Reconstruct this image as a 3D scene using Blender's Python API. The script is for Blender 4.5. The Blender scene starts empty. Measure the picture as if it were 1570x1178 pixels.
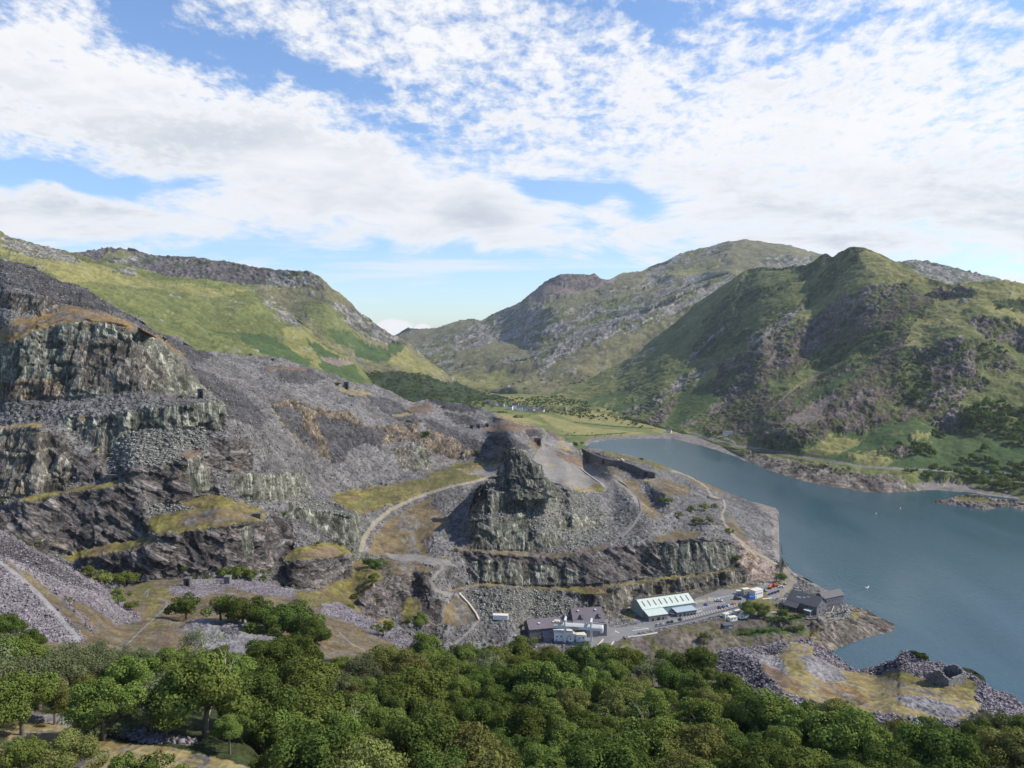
import bpy, bmesh, math, random
import numpy as np
from mathutils import Vector, Matrix
R_ = math.radians
scene = bpy.context.scene
COL = scene.collection

# ---------------------------------------------------------------- camera
F, CX, CY, HOR, H = 1164.0, 785.0, 589.0, 515.0, 230.0   # focal length and centre in photo pixels, eye height over the lake
PIT = math.atan((CY - HOR) / F)
cp, sp = math.cos(PIT), math.sin(PIT)
cam = bpy.data.cameras.new('camera'); camo = bpy.data.objects.new('camera', cam); COL.objects.link(camo)
camo.location = (0, 0, H); camo.rotation_euler = (math.pi/2 - PIT, 0, 0)
cam.sensor_width = 36; cam.lens = 36 * F / 1570; cam.clip_start = 1; cam.clip_end = 60000
scene.camera = camo

# ---------------------------------------------------------------- sun, sky with clouds, exposure
SUN_EL, SUN_AZ = 42.0, 88.0       # azimuth clockwise from the view direction (+Y)
sl = bpy.data.lights.new('sun', 'SUN'); so = bpy.data.objects.new('sun', sl); COL.objects.link(so)
sl.energy = 5.0; sl.angle = R_(0.6); sl.color = (1.0, 0.93, 0.80)
sd = Vector((math.sin(R_(SUN_AZ))*math.cos(R_(SUN_EL)), math.cos(R_(SUN_AZ))*math.cos(R_(SUN_EL)), math.sin(R_(SUN_EL))))
so.rotation_euler = (-sd).to_track_quat('-Z', 'Y').to_euler()
scene.view_settings.view_transform = 'Standard'; scene.view_settings.look = 'None'
scene.view_settings.exposure = 0.2; scene.view_settings.gamma = 1.0
try:
    scene.cycles.use_denoising = True
    scene.cycles.max_bounces = 5; scene.cycles.diffuse_bounces = 2; scene.cycles.glossy_bounces = 2
    scene.cycles.transmission_bounces = 3; scene.cycles.volume_bounces = 0; scene.cycles.transparent_max_bounces = 6
except Exception: pass

def build_world():
    w = bpy.data.worlds.new('World'); scene.world = w; w.use_nodes = True
    nt = w.node_tree; N = nt.nodes; L = nt.links; N.clear()
    def nd(t, **k):
        n = N.new(t)
        for a, b in k.items(): setattr(n, a, b)
        return n
    def put(sock, v):
        if isinstance(v, bpy.types.NodeSocket): L.new(v, sock)
        else: sock.default_value = v
    def M(op, a, b=0.0, c=0.0, clamp=False):
        n = nd('ShaderNodeMath', operation=op, use_clamp=clamp)
        put(n.inputs[0], a); put(n.inputs[1], b); put(n.inputs[2], c); return n.outputs[0]
    def mr(v, a, b, c=0.0, d=1.0, sm=True):
        n = nd('ShaderNodeMapRange', interpolation_type='SMOOTHSTEP' if sm else 'LINEAR')
        put(n.inputs['Value'], v)
        for k, q in zip(('From Min', 'From Max', 'To Min', 'To Max'), (a, b, c, d)): put(n.inputs[k], q)
        return n.outputs[0]
    def comb(x, y, z):
        n = nd('ShaderNodeCombineXYZ'); put(n.inputs[0], x); put(n.inputs[1], y); put(n.inputs[2], z); return n.outputs[0]
    def noise(vec, scale, det, rough=0.55, dist=0.0, lac=2.0):
        n = nd('ShaderNodeTexNoise'); put(n.inputs['Vector'], vec)
        for k, q in (('Scale', scale), ('Detail', det), ('Roughness', rough), ('Distortion', dist), ('Lacunarity', lac)): n.inputs[k].default_value = q
        return n.outputs['Fac']
    tc = nd('ShaderNodeTexCoord'); sx = nd('ShaderNodeSeparateXYZ'); L.new(tc.outputs['Generated'], sx.inputs[0])
    X, Y, Z = sx.outputs
    ya = M('MAXIMUM', M('ABSOLUTE', Y), 0.12)
    A = M('DIVIDE', X, ya); E = M('DIVIDE', Z, ya)          # tangents of bearing and elevation
    zc = M('ADD', M('MAXIMUM', Z, 0.0), 0.07)
    U = M('DIVIDE', X, zc); V = M('DIVIDE', Y, zc)          # flat cloud layer seen in perspective
    pe = M('ADD', M('MAXIMUM', E, -0.1), 0.3); P = comb(M('DIVIDE', A, pe), M('DIVIDE', 1.0, pe), 0.0)
    sky = nd('ShaderNodeTexSky', sky_type='NISHITA'); sky.sun_disc = False
    sky.sun_elevation = R_(SUN_EL); sky.sun_rotation = R_(SUN_AZ); sky.altitude = 300; sky.air_density = 1.0; sky.dust_density = 0.6; sky.ozone_density = 2.0
    bsky = nd('ShaderNodeMixRGB', blend_type='MULTIPLY'); bsky.inputs[0].default_value = 1
    L.new(sky.outputs[0], bsky.inputs[1]); bsky.inputs[2].default_value = (SKYM[0], SKYM[1], SKYM[2], 1)
    # large cloud banks and gaps: (photo px x, y, half width, half height, tilt deg, strength)
    warp = noise(comb(A, E, 3.1), 3.0, 3.0, 0.6)
    wA = M('ADD', A, M('MULTIPLY', M('SUBTRACT', warp, 0.5), 0.28))
    warp2 = noise(comb(A, E, 7.7), 4.0, 3.0, 0.6)
    wE = M('ADD', E, M('MULTIPLY', M('SUBTRACT', warp2, 0.5), 0.14))
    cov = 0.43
    for (px, py, hw, hh, ang, st) in BANKS:
        a0 = (px - CX) / F; e0 = (HOR - py) / F
        c, s = math.cos(R_(ang)), math.sin(R_(ang))
        dx = M('SUBTRACT', wA, a0); dy = M('SUBTRACT', wE, e0)
        u = M('DIVIDE', M('ADD', M('MULTIPLY', dx, c), M('MULTIPLY', dy, s)), hw / F)
        v = M('DIVIDE', M('ADD', M('MULTIPLY', dx, -s), M('MULTIPLY', dy, c)), hh / F)
        r2 = M('ADD', M('MULTIPLY', u, u), M('MULTIPLY', v, v))
        g = M('MULTIPLY', M('POWER', 2.718, M('MULTIPLY', r2, -1.0)), st)
        cov = M('ADD', cov, g)
    cov = M('SUBTRACT', cov, M('MULTIPLY', mr(Y, 0.15, -0.35), 0.9)); cov = M('SUBTRACT', cov, M('MULTIPLY', mr(E, 0.55, 1.4), 0.45))  # cloud thinned behind the camera and overhead, out of view, to lower ambient light
    # texture of the layer: fine puffs high up, long streaks low down
    puff = noise(P, 9.0, 10.0, 0.64, 0.25)
    puff2 = noise(P, 27.0, 7.0, 0.64, 0.15)
    fib = noise(comb(M('MULTIPLY', A, 2.2), M('MULTIPLY', E, 9.0), 1.0), 2.2, 10.0, 0.68, 0.5)
    hi = mr(E, 0.12, 0.30)
    tex = M('ADD', M('MULTIPLY', M('ADD', M('MULTIPLY', puff, 0.5), M('MULTIPLY', puff2, 0.5)), hi), M('MULTIPLY', fib, M('SUBTRACT', 1.0, hi)))
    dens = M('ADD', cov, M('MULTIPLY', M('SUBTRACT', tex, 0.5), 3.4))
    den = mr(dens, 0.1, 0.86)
    # thin streaks over the pass
    st = noise(comb(M('MULTIPLY', A, 1.6), M('MULTIPLY', E, 24.0), 5.0), 1.7, 5.0, 0.55, 0.2)
    stm = M('MULTIPLY', mr(st, 0.52, 0.72), M('MULTIPLY', mr(E, 0.02, 0.07), mr(E, 0.16, 0.10)))
    den = M('MAXIMUM', den, M('MULTIPLY', stm, 0.6))
    # small cumulus on the horizon of the pass and one over the left ridge
    pu = noise(comb(A, E, 0.0), 42.0, 5.0, 0.6)
    for (px, py, hw, hh) in ((605, 503, 31, 14), (648, 505, 15, 9), (628, 510, 30, 9)):
        u = M('DIVIDE', M('SUBTRACT', A, (px - CX)/F), hw/F); v = M('DIVIDE', M('SUBTRACT', E, (HOR - py)/F), hh/F)
        r = M('SQRT', M('ADD', M('MULTIPLY', u, u), M('MULTIPLY', v, v)))
        cm = mr(M('ADD', r, M('MULTIPLY', M('SUBTRACT', pu, 0.5), 0.9)), 1.1, 0.78)
        den = M('MAXIMUM', den, cm)
    shade = noise(comb(M('MULTIPLY', A, 1.0), M('MULTIPLY', E, 3.0), 9.0), 3.2, 5.0, 0.6, 0.3)
    thick = M('MULTIPLY', mr(dens, 0.55, 1.4), mr(shade, 0.34, 0.66))
    thick = M('MULTIPLY', thick, mr(E, 0.40, 0.15, 0.5, 1.0))
    cc = nd('ShaderNodeMixRGB'); L.new(thick, cc.inputs[0]); cc.inputs[1].default_value = CLOUD_A; cc.inputs[2].default_value = CLOUD_B
    bg1 = nd('ShaderNodeBackground'); L.new(bsky.outputs[0], bg1.inputs[0]); bg1.inputs[1].default_value = 0.1
    bg2 = nd('ShaderNodeBackground'); L.new(cc.outputs[0], bg2.inputs[0]); bg2.inputs[1].default_value = 1.0
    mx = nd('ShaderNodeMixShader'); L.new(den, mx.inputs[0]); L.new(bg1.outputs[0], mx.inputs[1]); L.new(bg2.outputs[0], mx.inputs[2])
    out = nd('ShaderNodeOutputWorld'); L.new(mx.outputs[0], out.inputs[0])
SKYM = (1.3, 1.5, 1.75)
CLOUD_A = (0.86, 0.865, 0.88, 1); CLOUD_B = (0.54, 0.58, 0.65, 1)
BANKS = [(330, 75, 170, 30, -14, -0.6), (470, 115, 130, 20, -8, -0.4), (200, 45, 80, 40, -20, -0.35), (60, 115, 130, 10, -14, -0.35),
         (20, 90, 220, 60, -12, 0.5), (250, 200, 420, 60, -12, 0.65), (120, 270, 170, 13, -6, -0.75), (20, 262, 70, 14, -4, -0.4),
         (100, 330, 220, 30, 0, 0.6), (650, 320, 260, 55, -4, 0.55), (450, 250, 200, 40, -8, 0.5),
         (620, 60, 220, 60, -10, 0.22), (870, 290, 120, 16, -12, -0.6), (960, 320, 90, 11, -8, -0.5), (650, 195, 90, 26, -15, -0.3),
         (1250, 190, 330, 110, 0, 0.45), (1400, 330, 300, 60, 0, 0.6), (1010, 8, 70, 22, 0, -0.55), (1540, 10, 70, 30, 0, -0.5), (1350, 60, 220, 16, -8, -0.3),
         (640, 435, 260, 60, 0, -0.75), (560, 470, 200, 60, 0, -0.5), (900, 400, 130, 30, 0, -0.35), (1545, 415, 60, 10, 0, -0.5), (800, 345, 120, 30, 0, 0.3), (380, 385, 90, 10, 0, -0.4)]
build_world()

# ---------------------------------------------------------------- numpy noise
rs = np.random.RandomState(7)
PERM = rs.permutation(4096).astype(np.int64)
GR = rs.normal(size=(4096, 3)); GR /= np.linalg.norm(GR, axis=1)[:, None]
GR = GR.astype(np.float32)
def gnoise(x, y, z):
    xi = np.floor(x).astype(np.int64); yi = np.floor(y).astype(np.int64); zi = np.floor(z).astype(np.int64)
    fx = (x - xi).astype(np.float32); fy = (y - yi).astype(np.float32); fz = (z - zi).astype(np.float32)
    u = fx*fx*fx*(fx*(fx*6-15)+10); v = fy*fy*fy*(fy*(fy*6-15)+10); w = fz*fz*fz*(fz*(fz*6-15)+10)
    r = 0
    for dx in (0, 1):
        ax = PERM[(xi + dx) & 4095]; wx = u if dx else 1-u
        for dy in (0, 1):
            ay = PERM[(ax + yi + dy) & 4095]; wy = v if dy else 1-v
            for dz in (0, 1):
                g = GR[PERM[(ay + zi + dz) & 4095]]
                r = r + wx*wy*(w if dz else 1-w) * (g[..., 0]*(fx-dx) + g[..., 1]*(fy-dy) + g[..., 2]*(fz-dz))
    return r * 1.55
def fbm(x, y, z, oct=4, gain=0.5, ridged=False):
    s = 0; a = 1.0; t = 0
    for k in range(oct):
        n = gnoise(x + 17.3*k, y + 5.1*k, z + 9.7*k)
        if ridged: n = 1 - 2*np.abs(n)
        s = s + a*n; t += a; a *= gain; x = x*2.03; y = y*2.03; z = z*2.03
    return s / t
RND = rs.uniform(-1, 1, 4096).astype(np.float32)
def block(x, y, z):
    xi = np.floor(x).astype(np.int64); yi = np.floor(y).astype(np.int64); zi = np.floor(z).astype(np.int64)
    return RND[PERM[(PERM[(PERM[xi & 4095] + yi) & 4095] + zi) & 4095]]
def sst(a, b, x):
    t = np.clip((x - a) / (b - a), 0, 1); return t*t*(3-2*t)

# ---------------------------------------------------------------- pixel <-> world
def dirv(x, y):
    u = (np.asarray(x, float) - CX) / F; v = (CY - np.asarray(y, float)) / F
    dy = cp + v*sp; return u/dy, (-sp + v*cp)/dy          # X per unit Y, Z per unit Y
def T(y): return -dirv(CX, y)[1]
def Dz(y, z): return (H - z) / T(y)
def at(x, y, D):
    a, b = dirv(x, y); return Vector((float(a*D), float(D), float(H + b*D)))
def atz(x, y, z): return at(x, y, float(Dz(y, z)))
def Zp(x, y, z): return (x, y, float(Dz(y, z)))
def proj(p):
    X, Y, Zz = p[0], p[1], p[2] - H
    d = Y*cp - Zz*sp; return CX + F*X/d, CY - F*(Y*sp + Zz*cp)/d

def inpoly(px, py, pts):
    inside = np.zeros(px.shape, bool); n = len(pts)
    for i in range(n):
        x1, y1 = pts[i]; x2, y2 = pts[(i+1) % n]
        if y1 == y2: continue
        c = ((y1 > py) != (y2 > py)) & (px < (x2-x1)*(py-y1)/(y2-y1) + x1)
        inside ^= c
    return inside
def strokedist(px, py, pts):
    d = np.full(px.shape, 1e9)
    for (x1, y1), (x2, y2) in zip(pts[:-1], pts[1:]):
        vx, vy = x2-x1, y2-y1; L2 = vx*vx + vy*vy + 1e-9
        t = np.clip(((px-x1)*vx + (py-y1)*vy)/L2, 0, 1)
        d = np.minimum(d, np.hypot(px-x1-t*vx, py-y1-t*vy))
    return d

def S(r, g, b, k=1.0):
    def f(c):
        c /= 255.0; return (c/12.92 if c <= 0.04045 else ((c+0.055)/1.055)**2.4)
    return np.array([f(r)*k, f(g)*k, f(b)*k])

# surface classes: two colours, hf = fine contrast, kind of relief, amp; mix = (class, threshold, softness)
K = {}
def cls(name, a, b, hf=0.25, rel='rub', amp=1.0, mix=None, tan=None, spk=None):
    def ds(c):
        c = S(*c); l = c.mean(); return (l + (c-l)*SAT)*ALB
    K[name] = dict(id=len(K), a=ds(a), b=ds(b), hf=hf, rel=rel, amp=amp, mix=mix, tan=tan, spk=spk, name=name)
ALB = 0.69; SAT = 0.88
cls('slate', (134,130,128), (98,95,94), 0.35, 'rub', 1.0, None, 0.62)
cls('nslate', (152,143,148), (110,103,108), 0.35, 'rub', 1.0, None, 0.5)
cls('lslate', (156,151,152), (120,116,119), 0.3, 'rub', 1.0, None, 0.6)
cls('dslate', (98,95,97), (66,64,66), 0.4, 'rub', 1.3, None, 0.7)
cls('gslate', (140,138,130), (98,97,91), 0.35, 'rub', 1.0, None, 0.65)
cls('rock', (134,127,115), (88,84,76), 0.4, 'cliff', 1.0, ('rusty', 0.30, 0.1), 3.0)
cls('grock', (140,139,124), (92,93,84), 0.45, 'cliff', 1.0, ('rusty', 0.38, 0.1), 3.2)
cls('prock', (124,116,112), (82,77,75), 0.4, 'diag', 1.0, ('rusty', 0.42, 0.1), 3.0)
cls('brock', (138,122,102), (84,76,67), 0.45, 'cliff', 1.0, ('dslate', 0.2, 0.1), 1.6)
cls('pink', (178,158,146), (128,112,104), 0.4, 'crag', 0.8, ('brown', 0.2, 0.1), 1.0)
cls('rusty', (158,134,84), (118,100,62), 0.3, 'rub', 0.5)
cls('moss', (146,136,66), (112,106,56), 0.3, 'grass', 1.0, ('brown', 0.02, 0.16), 0.03)
cls('ygrass', (168,150,98), (138,122,78), 0.22, 'grass', 0.7, ('slate', 0.16, 0.12), 0.05)
cls('ograss', (160,130,80), (124,100,66), 0.25, 'grass', 1.0, ('rock', 0.08, 0.12), 0.3)
cls('brown', (138,120,86), (104,90,66), 0.25, 'grass', 0.8, ('slate', 0.16, 0.14), 0.1)
cls('olive', (130,124,70), (98,96,56), 0.25, 'grass', 1.0, ('brown', 0.2, 0.1), 0.1)
cls('rust', (142,118,96), (110,94,80), 0.2, 'rub', 0.4, None, 0.1)
cls('track', (168,156,134), (144,134,114), 0.12, 'flat', 0.15, None, None)
cls('gravel', (152,146,140), (130,125,120), 0.12, 'flat', 0.2, None, 0.02)
cls('lgravel', (164,160,160), (146,143,144), 0.15, 'flat', 0.2, None, None)
cls('tarmac', (150,148,148), (136,134,134), 0.05, 'flat', 0.0, None, 0.0)
cls('pale', (196,186,170), (160,150,138), 0.2, 'rub', 0.6, None, None)
cls('hgreen', (126,130,72), (96,104,56), 0.25, 'hill', 1.0, ('hrock', 0.36, 0.12), 0.5)
cls('hyel', (156,150,86), (124,124,68), 0.2, 'hill', 1.0, ('hrock', 0.34, 0.12), 0.5)
cls('mgreen', (138,132,90), (108,106,74), 0.25, 'hill', 1.0, ('hrock', 0.3, 0.12), 0.5)
cls('hrock', (156,150,142), (108,106,104), 0.45, 'crag', 1.0, ('hgrn2', 0.1, 0.12), 1.0)
cls('hgrn2', (116,122,68), (86,94,54), 0.25, 'hill', 1.0, None, 0.5)
cls('hgrey', (152,146,138), (112,112,92), 0.35, 'crag', 0.8, ('hgreen', 0.0, 0.1), 0.7)
cls('hpurp', (128,114,112), (92,84,82), 0.35, 'crag', 0.9, ('hgrn2', 0.2, 0.1), 0.7)
cls('bracken', (88,108,58), (68,90,48), 0.2, 'hill', 0.6, ('hgreen', 0.3, 0.1), 0.45)
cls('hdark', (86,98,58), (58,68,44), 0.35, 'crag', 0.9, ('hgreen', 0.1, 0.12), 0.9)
cls('heath', (118,104,90), (90,82,66), 0.3, 'crag', 0.7, ('hgrn2', 0.0, 0.15), 0.6)
cls('scar', (152,136,122), (126,112,102), 0.2, 'rub', 0.6, None, 0.6)
cls('crag', (132,118,110), (82,72,70), 0.5, 'crag', 1.2, ('hgrn2', 0.08, 0.14), 1.3)
cls('field', (176,164,100), (148,146,84), 0.08, 'flat', 0.3, None, 0.0)
cls('vgrass', (140,142,78), (108,122,62), 0.15, 'flat', 0.3, None, 0.02)
cls('fgreen', (140,146,88), (124,130,76), 0.08, 'flat', 0.3, None, 0.0)
cls('wood', (70,86,52), (50,66,42), 0.3, 'hill', 1.0, None, 0.3)
cls('shingle', (156,146,138), (126,118,114), 0.2, 'rub', 0.5, None, 0.08)
cls('shore', (142,130,118), (72,66,62), 0.5, 'crag', 0.9, ('olive', 0.3, 0.08), 0.5)
cls('bank', (134,122,110), (104,95,86), 0.3, 'rub', 0.5, ('olive', 0.16, 0.12), 0.3)
cls('under', (70,80,45), (45,52,30), 0.3, 'grass', 1.0, None, 0.1)
NAMES = sorted(K, key=lambda n: K[n]['id'])

def interp_line(xs, line, k):
    a = np.array(sorted(line, key=lambda p: p[0]), float)
    return np.interp(xs, a[:, 0], a[:, k])

PATCH = {}; PATCH_MAT = {}
def patch(name, xs, top, bot, anchors, regions, strokes, base, ws, step=1.5, pads=(), seed=0, dirang=0.0, ampg=1.0, back=0.55, backlen=None, front=0.8, smooth_s=2.5, kind='structure', label=None, tscale=1.0, jit=3.0, basetan=0.5, smooth_top=0, shore_fade=False, thr=0.06, aniso=1.0, ck=1.0, mixb=0.0):
    xs = np.asarray(xs, float); nx = len(xs)
    yt = interp_line(xs, top, 1); yb = interp_line(xs, bot, 1)
    def sm(a, r=3):
        k = np.hanning(2*r+3)[1:-1]; k /= k.sum(); ok = ~np.isnan(a); out = a.copy()
        if ok.sum() > 4*r: out[ok] = np.convolve(np.pad(a[ok], r, mode='edge'), k, 'valid')
        return out
    if smooth_top > 4: yt = sm(yt, 2)
    yb = np.maximum(yb, yt + 3)
    ny = int(max((yb-yt).max() / step, 8)) + 1
    v = np.linspace(0, 1, ny)[:, None]
    PY = yb[None, :] + (yt-yb)[None, :]*v; EX = 20
    PY = np.concatenate([yb[None, :] + np.arange(EX, 0, -1)[:, None]*1.5, PY, yt[None, :] - np.arange(1, EX+1)[:, None]*1.5], 0)
    PX = np.repeat(xs[None, :], PY.shape[0], 0)
    JA = PX*math.cos(dirang) - PY*math.sin(dirang); JB = PX*math.sin(dirang) + PY*math.cos(dirang)
    jx = fbm(JA/(18*aniso), JB/11, PX*0+seed, 5, 0.72)*jit*1.9; jy = fbm(JA/(18*aniso), JB/11, PX*0+seed+9.3, 5, 0.72)*jit*1.3
    cid = np.full(PX.shape, K[base]['id'])
    tan = np.full(PX.shape, basetan)
    for r in regions:
        cl, pts = r[0], r[1]; tn = r[2] if len(r) > 2 else K[cl]['tan']
        q = 0.25 if K[cl]['rel'] == 'flat' else 1.0
        ax = [p[0] for p in pts]; ay = [p[1] for p in pts]
        cm = np.where((xs > min(ax)-8) & (xs < max(ax)+8))[0]
        if not len(cm): continue
        c0, c1 = cm[0], cm[-1]+1
        m = inpoly(PX[:, c0:c1]+jx[:, c0:c1]*q, PY[:, c0:c1]+jy[:, c0:c1]*q, pts)
        cid[:, c0:c1][m] = K[cl]['id']
        if tn is not None: tan[:, c0:c1][m] = tn
    calm = np.ones(PX.shape)
    for (cl, wd, pts) in strokes:
        w2 = wd if hasattr(wd, '__len__') else (wd, wd)
        dd = strokedist(PX + jx*0.12, PY + jy*0.12, pts)
        yy = np.clip((PY - min(p[1] for p in pts)) / max(1, max(p[1] for p in pts)-min(p[1] for p in pts)), 0, 1)
        m = dd < 0.5*(w2[0] + (w2[1]-w2[0])*yy)
        cid[m] = K[cl]['id']
        if K[cl]['rel'] == 'flat': calm = np.minimum(calm, np.clip((dd-w2[0]*.5)/9.0, 0.08, 1))
    # log distance by integrating the slope up each column
    t = T(PY)
    den = np.maximum(t + tan*tscale, 0.03)
    ds = np.zeros_like(PX)
    ds[1:] = -(t[1:]-t[:-1]) / (0.5*(den[1:]+den[:-1]))
    I = np.cumsum(ds, 0)
    s = np.zeros_like(PX)
    lines = []
    for a in anchors:
        soft = 0; hardl = False
        if a[0] == 'soft': soft, a = a[1], a[2]
        elif a[0] == 'hard': hardl, a = True, a[1]
        a = np.array(a, float); o = np.argsort(a[:, 0], kind='stable'); a = a[o]
        yy = np.interp(xs, a[:, 0], a[:, 1], left=np.nan, right=np.nan)
        D = np.exp(np.interp(xs, a[:, 0], np.log(a[:, 2]), left=np.nan, right=np.nan))
        wt = np.ones(nx) if not soft else sst(0, soft, np.minimum(xs-a[0, 0], a[-1, 0]-xs))
        if smooth_top and not hardl: yy = sm(yy, smooth_top); D = np.exp(sm(np.log(D), smooth_top*2))
        lines.append((yy, D, wt))
    for i in range(nx):
        an = [(yy[i], D[i], wt[i]) for yy, D, wt in lines if not math.isnan(yy[i]) and yt[i]-30 <= yy[i] <= yb[i]+30]
        an.sort(key=lambda q: -q[0])
        col_y = PY[:, i]; col_I = I[:, i]
        if not an: raise RuntimeError('%s column %g has no anchor' % (name, xs[i]))
        ya = np.array([q[0] for q in an]); Ia = np.interp(-ya, -col_y, col_I); sa = np.log([q[1] for q in an])
        gt = (col_I[-1]-col_I[-4])/max(col_y[-4]-col_y[-1], 1e-6); gb = (col_I[3]-col_I[0])/max(col_y[0]-col_y[3], 1e-6)
        Ia = Ia + np.maximum(col_y[-1]-ya, 0)*gt - np.maximum(ya-col_y[0], 0)*gb
        hard = [k for k in range(len(an)) if an[k][2] >= 0.999]
        for k in range(len(an)):
            if k not in hard and len(hard) > 1: sa[k] = an[k][2]*sa[k] + (1-an[k][2])*np.interp(Ia[k], Ia[hard], sa[hard])
        for k in range(1, len(sa)):
            sa[k] = max(sa[k], sa[k-1] + 0.002)
            if Ia[k] <= Ia[k-1] + 1e-6: Ia[k] = Ia[k-1] + 1e-6
        sc = np.interp(col_I, Ia, sa)
        lo = col_I < Ia[0]; hi = col_I > Ia[-1]
        sc[lo] = sa[0] + (col_I[lo]-Ia[0]); sc[hi] = sa[-1] + (col_I[hi]-Ia[-1])
        s[:, i] = sc
    PX, PY, cid, t, s, calm = (q[EX:-EX] for q in (PX, PY, cid, t, s, calm))
    # pads: exactly level areas
    for (z, pts) in pads:
        m = inpoly(PX, PY, pts); s[m] = np.log((H - z)/np.maximum(t[m], 0.02))
    hw_ = int(smooth_s*2.6); w = np.exp(-0.5*(np.arange(-hw_, hw_+1)/smooth_s)**2); w /= w.sum()
    for _ in range(2):
        g_ = np.gradient(s, axis=0)/np.gradient(PY, axis=0); g_ = np.clip(g_, -0.02, 0)
        q0 = np.pad(s - g_*PY, ((0, 0), (hw_, hw_)), mode='edge'); q1 = np.pad(g_, ((0, 0), (hw_, hw_)), mode='edge'); qy = np.pad(PY, ((0, 0), (hw_, hw_)), mode='edge')
        bl = 0; ws_ = 0
        for k in range(2*hw_+1):
            wk = w[k]*np.exp(-((qy[:, k:k+nx]-PY)/6.0)**2); bl = bl + wk*(q0[:, k:k+nx] + PY*q1[:, k:k+nx]); ws_ = ws_ + wk
        bl = bl/ws_
        keep = sst(thr*.6, thr, np.abs(s-bl)); s = bl*(1-keep) + s*keep
    padm = np.zeros(PX.shape, bool)
    for (z, pts) in pads:
        m = inpoly(PX, PY, pts); s[m] = np.log((H - z)/np.maximum(t[m], 0.02)); padm |= m
    D = np.exp(s)
    ax, bz = dirv(PX, PY)
    P = np.stack([ax*D, D, H + bz*D], -1)
    # relief
    du = np.gradient(P, axis=1); dv = np.gradient(P, axis=0)
    k3 = 4
    Nn = np.cross(du, dv); ln = np.linalg.norm(Nn, axis=-1, keepdims=True); Nn /= np.maximum(ln, 1e-9)
    Nn[..., 1] = np.clip(Nn[..., 1], -1, 0.15)
    X, Y, Zc = (P[..., k]/ws for k in range(3)); o = seed*13.7
    ca, sa_ = math.cos(dirang), math.sin(dirang)
    Xr, Zr = X*ca + Zc*sa_, -X*sa_ + Zc*ca
    n1 = fbm(X/70+o, Y/110, Zc/70, 3); n2 = fbm(X/22+o, Y/30, Zc/22, 3); n3 = fbm(X/7+o, Y/9, Zc/7, 2); n4 = gnoise(X/2.3+o, Y/2.6, Zc/2.3)
    rd = fbm(Xr/44+o, Y/60, Zr/30, 5, 0.55, True)           # crags
    rd2 = fbm(Xr/26+o, Y/60, Zr/9, 4, 0.55, True)           # slanting beds
    vs = fbm(X/5.5+o, Y/14, Zc/40, 3, 0.6, True)            # upright joints
    vs2 = fbm(X/16+3+o, Y/40, Zc/70, 2, 0.6)
    wx = n3*0.8 + n2*2.0; wz = n4*0.5 + n3*1.2
    bk1 = block(Xr/2.6+wx*.35, Y/4+o, Zr/1.9+wz*.35)          # loose blocks
    bk2 = block(X/4.2+wx*.5, Y/7+o, Zc/17+wz*.12)             # pillars
    bk3 = block(Xr/11+wx*.4, Y/14+o, Zr/3.2+wz*.4)            # slanting slabs
    bk4 = block(X/11+wx*.4+5, Y/15+o, Zc/26+wz*.12)
    disp = np.zeros_like(n1); colr = np.zeros(P.shape)
    mixn = fbm(Xr/(15*aniso)+o+40, Y/30, Zr/10, 5, 0.8)*1.15 + mixb
    wdet = np.zeros(P.shape)
    def relief(c, m):
        r = c['rel']
        if r == 'rub': d = n2[m]*1.1 + n3[m]*0.4 + n4[m]*0.25 + bk1[m]*0.7
        elif r == 'cliff': d = vs[m]*0.8 + vs2[m]*1.8 + rd[m]*0.5 + n3[m]*0.4 + n4[m]*0.35 + bk2[m]*0.9 + bk4[m]*1.6 + bk1[m]*0.25
        elif r == 'diag': d = rd2[m]*1.0 + vs2[m]*1.8 + rd[m]*0.5 + n3[m]*0.4 + n4[m]*0.35 + bk3[m]*1.1 + bk4[m]*1.4 + bk1[m]*0.25
        elif r == 'crag': d = (rd[m]*3.2 + rd2[m]*2.0 + n2[m]*1.5 + bk3[m]*1.4 + bk2[m]*1.0)*ck + n3[m]*0.9 + n4[m]*0.6 + bk1[m]*0.5
        elif r == 'grass': d = n2[m]*1.4 + n3[m]*0.6 + n4[m]*0.3 + bk1[m]*0.15
        elif r == 'hill': d = n1[m]*7.0 + rd[m]*2.2 + n2[m]*1.8 + n3[m]*0.9 + n4[m]*0.35 + bk1[m]*0.2
        else: d = n2[m]*0.4
        return d * c['amp']
    def colour(c, m):
        f = sst(-0.45, 0.45, 0.6*n2[m] + 0.5*n1[m] + 0.35*n3[m] + (0.9*(vs[m]-0.2) if c['rel'] == 'cliff' else 0) + (0.7*(rd2[m]-0.2) if c['rel'] in ('diag', 'crag') else 0))
        q = c['a'][None]*f[:, None] + c['b'][None]*(1-f[:, None])
        h = 1 + c['hf']*(n4[m]*1.0 + n3[m]*0.9 + (bk2[m]+bk4[m]*.8 if c['rel'] == 'cliff' else bk3[m]+bk1[m]*.5 if c['rel'] in ('diag', 'crag') else bk1[m])*0.8)
        return q*np.clip(h, 0.45, 1.9)[:, None]
    for nm in NAMES:
        c = K[nm]; m = np.where(cid == c['id'])
        if not len(m[0]): continue
        q = colour(c, m); d = relief(c, m)
        if c['mix']:
            c2 = K[c['mix'][0]]; w_ = sst(c['mix'][1]-c['mix'][2], c['mix'][1]+c['mix'][2], mixn[m])
            q2 = colour(c2, m); d2 = relief(c2, m)
            q = q*(1-w_[:, None]) + q2*w_[:, None]
            if c2['rel'] in ('crag',): d = d + d2*0.6*w_
        colr[m] = q; disp[m] = d
        w3 = dict(rub=(1, 0, 0), cliff=(.35, 1, .1), diag=(.35, .25, 1), crag=(.7, .4, .5), grass=(.45, 0, 0), hill=(.5, 0, .12), flat=(.12, 0, 0))[c['rel']]
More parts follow.
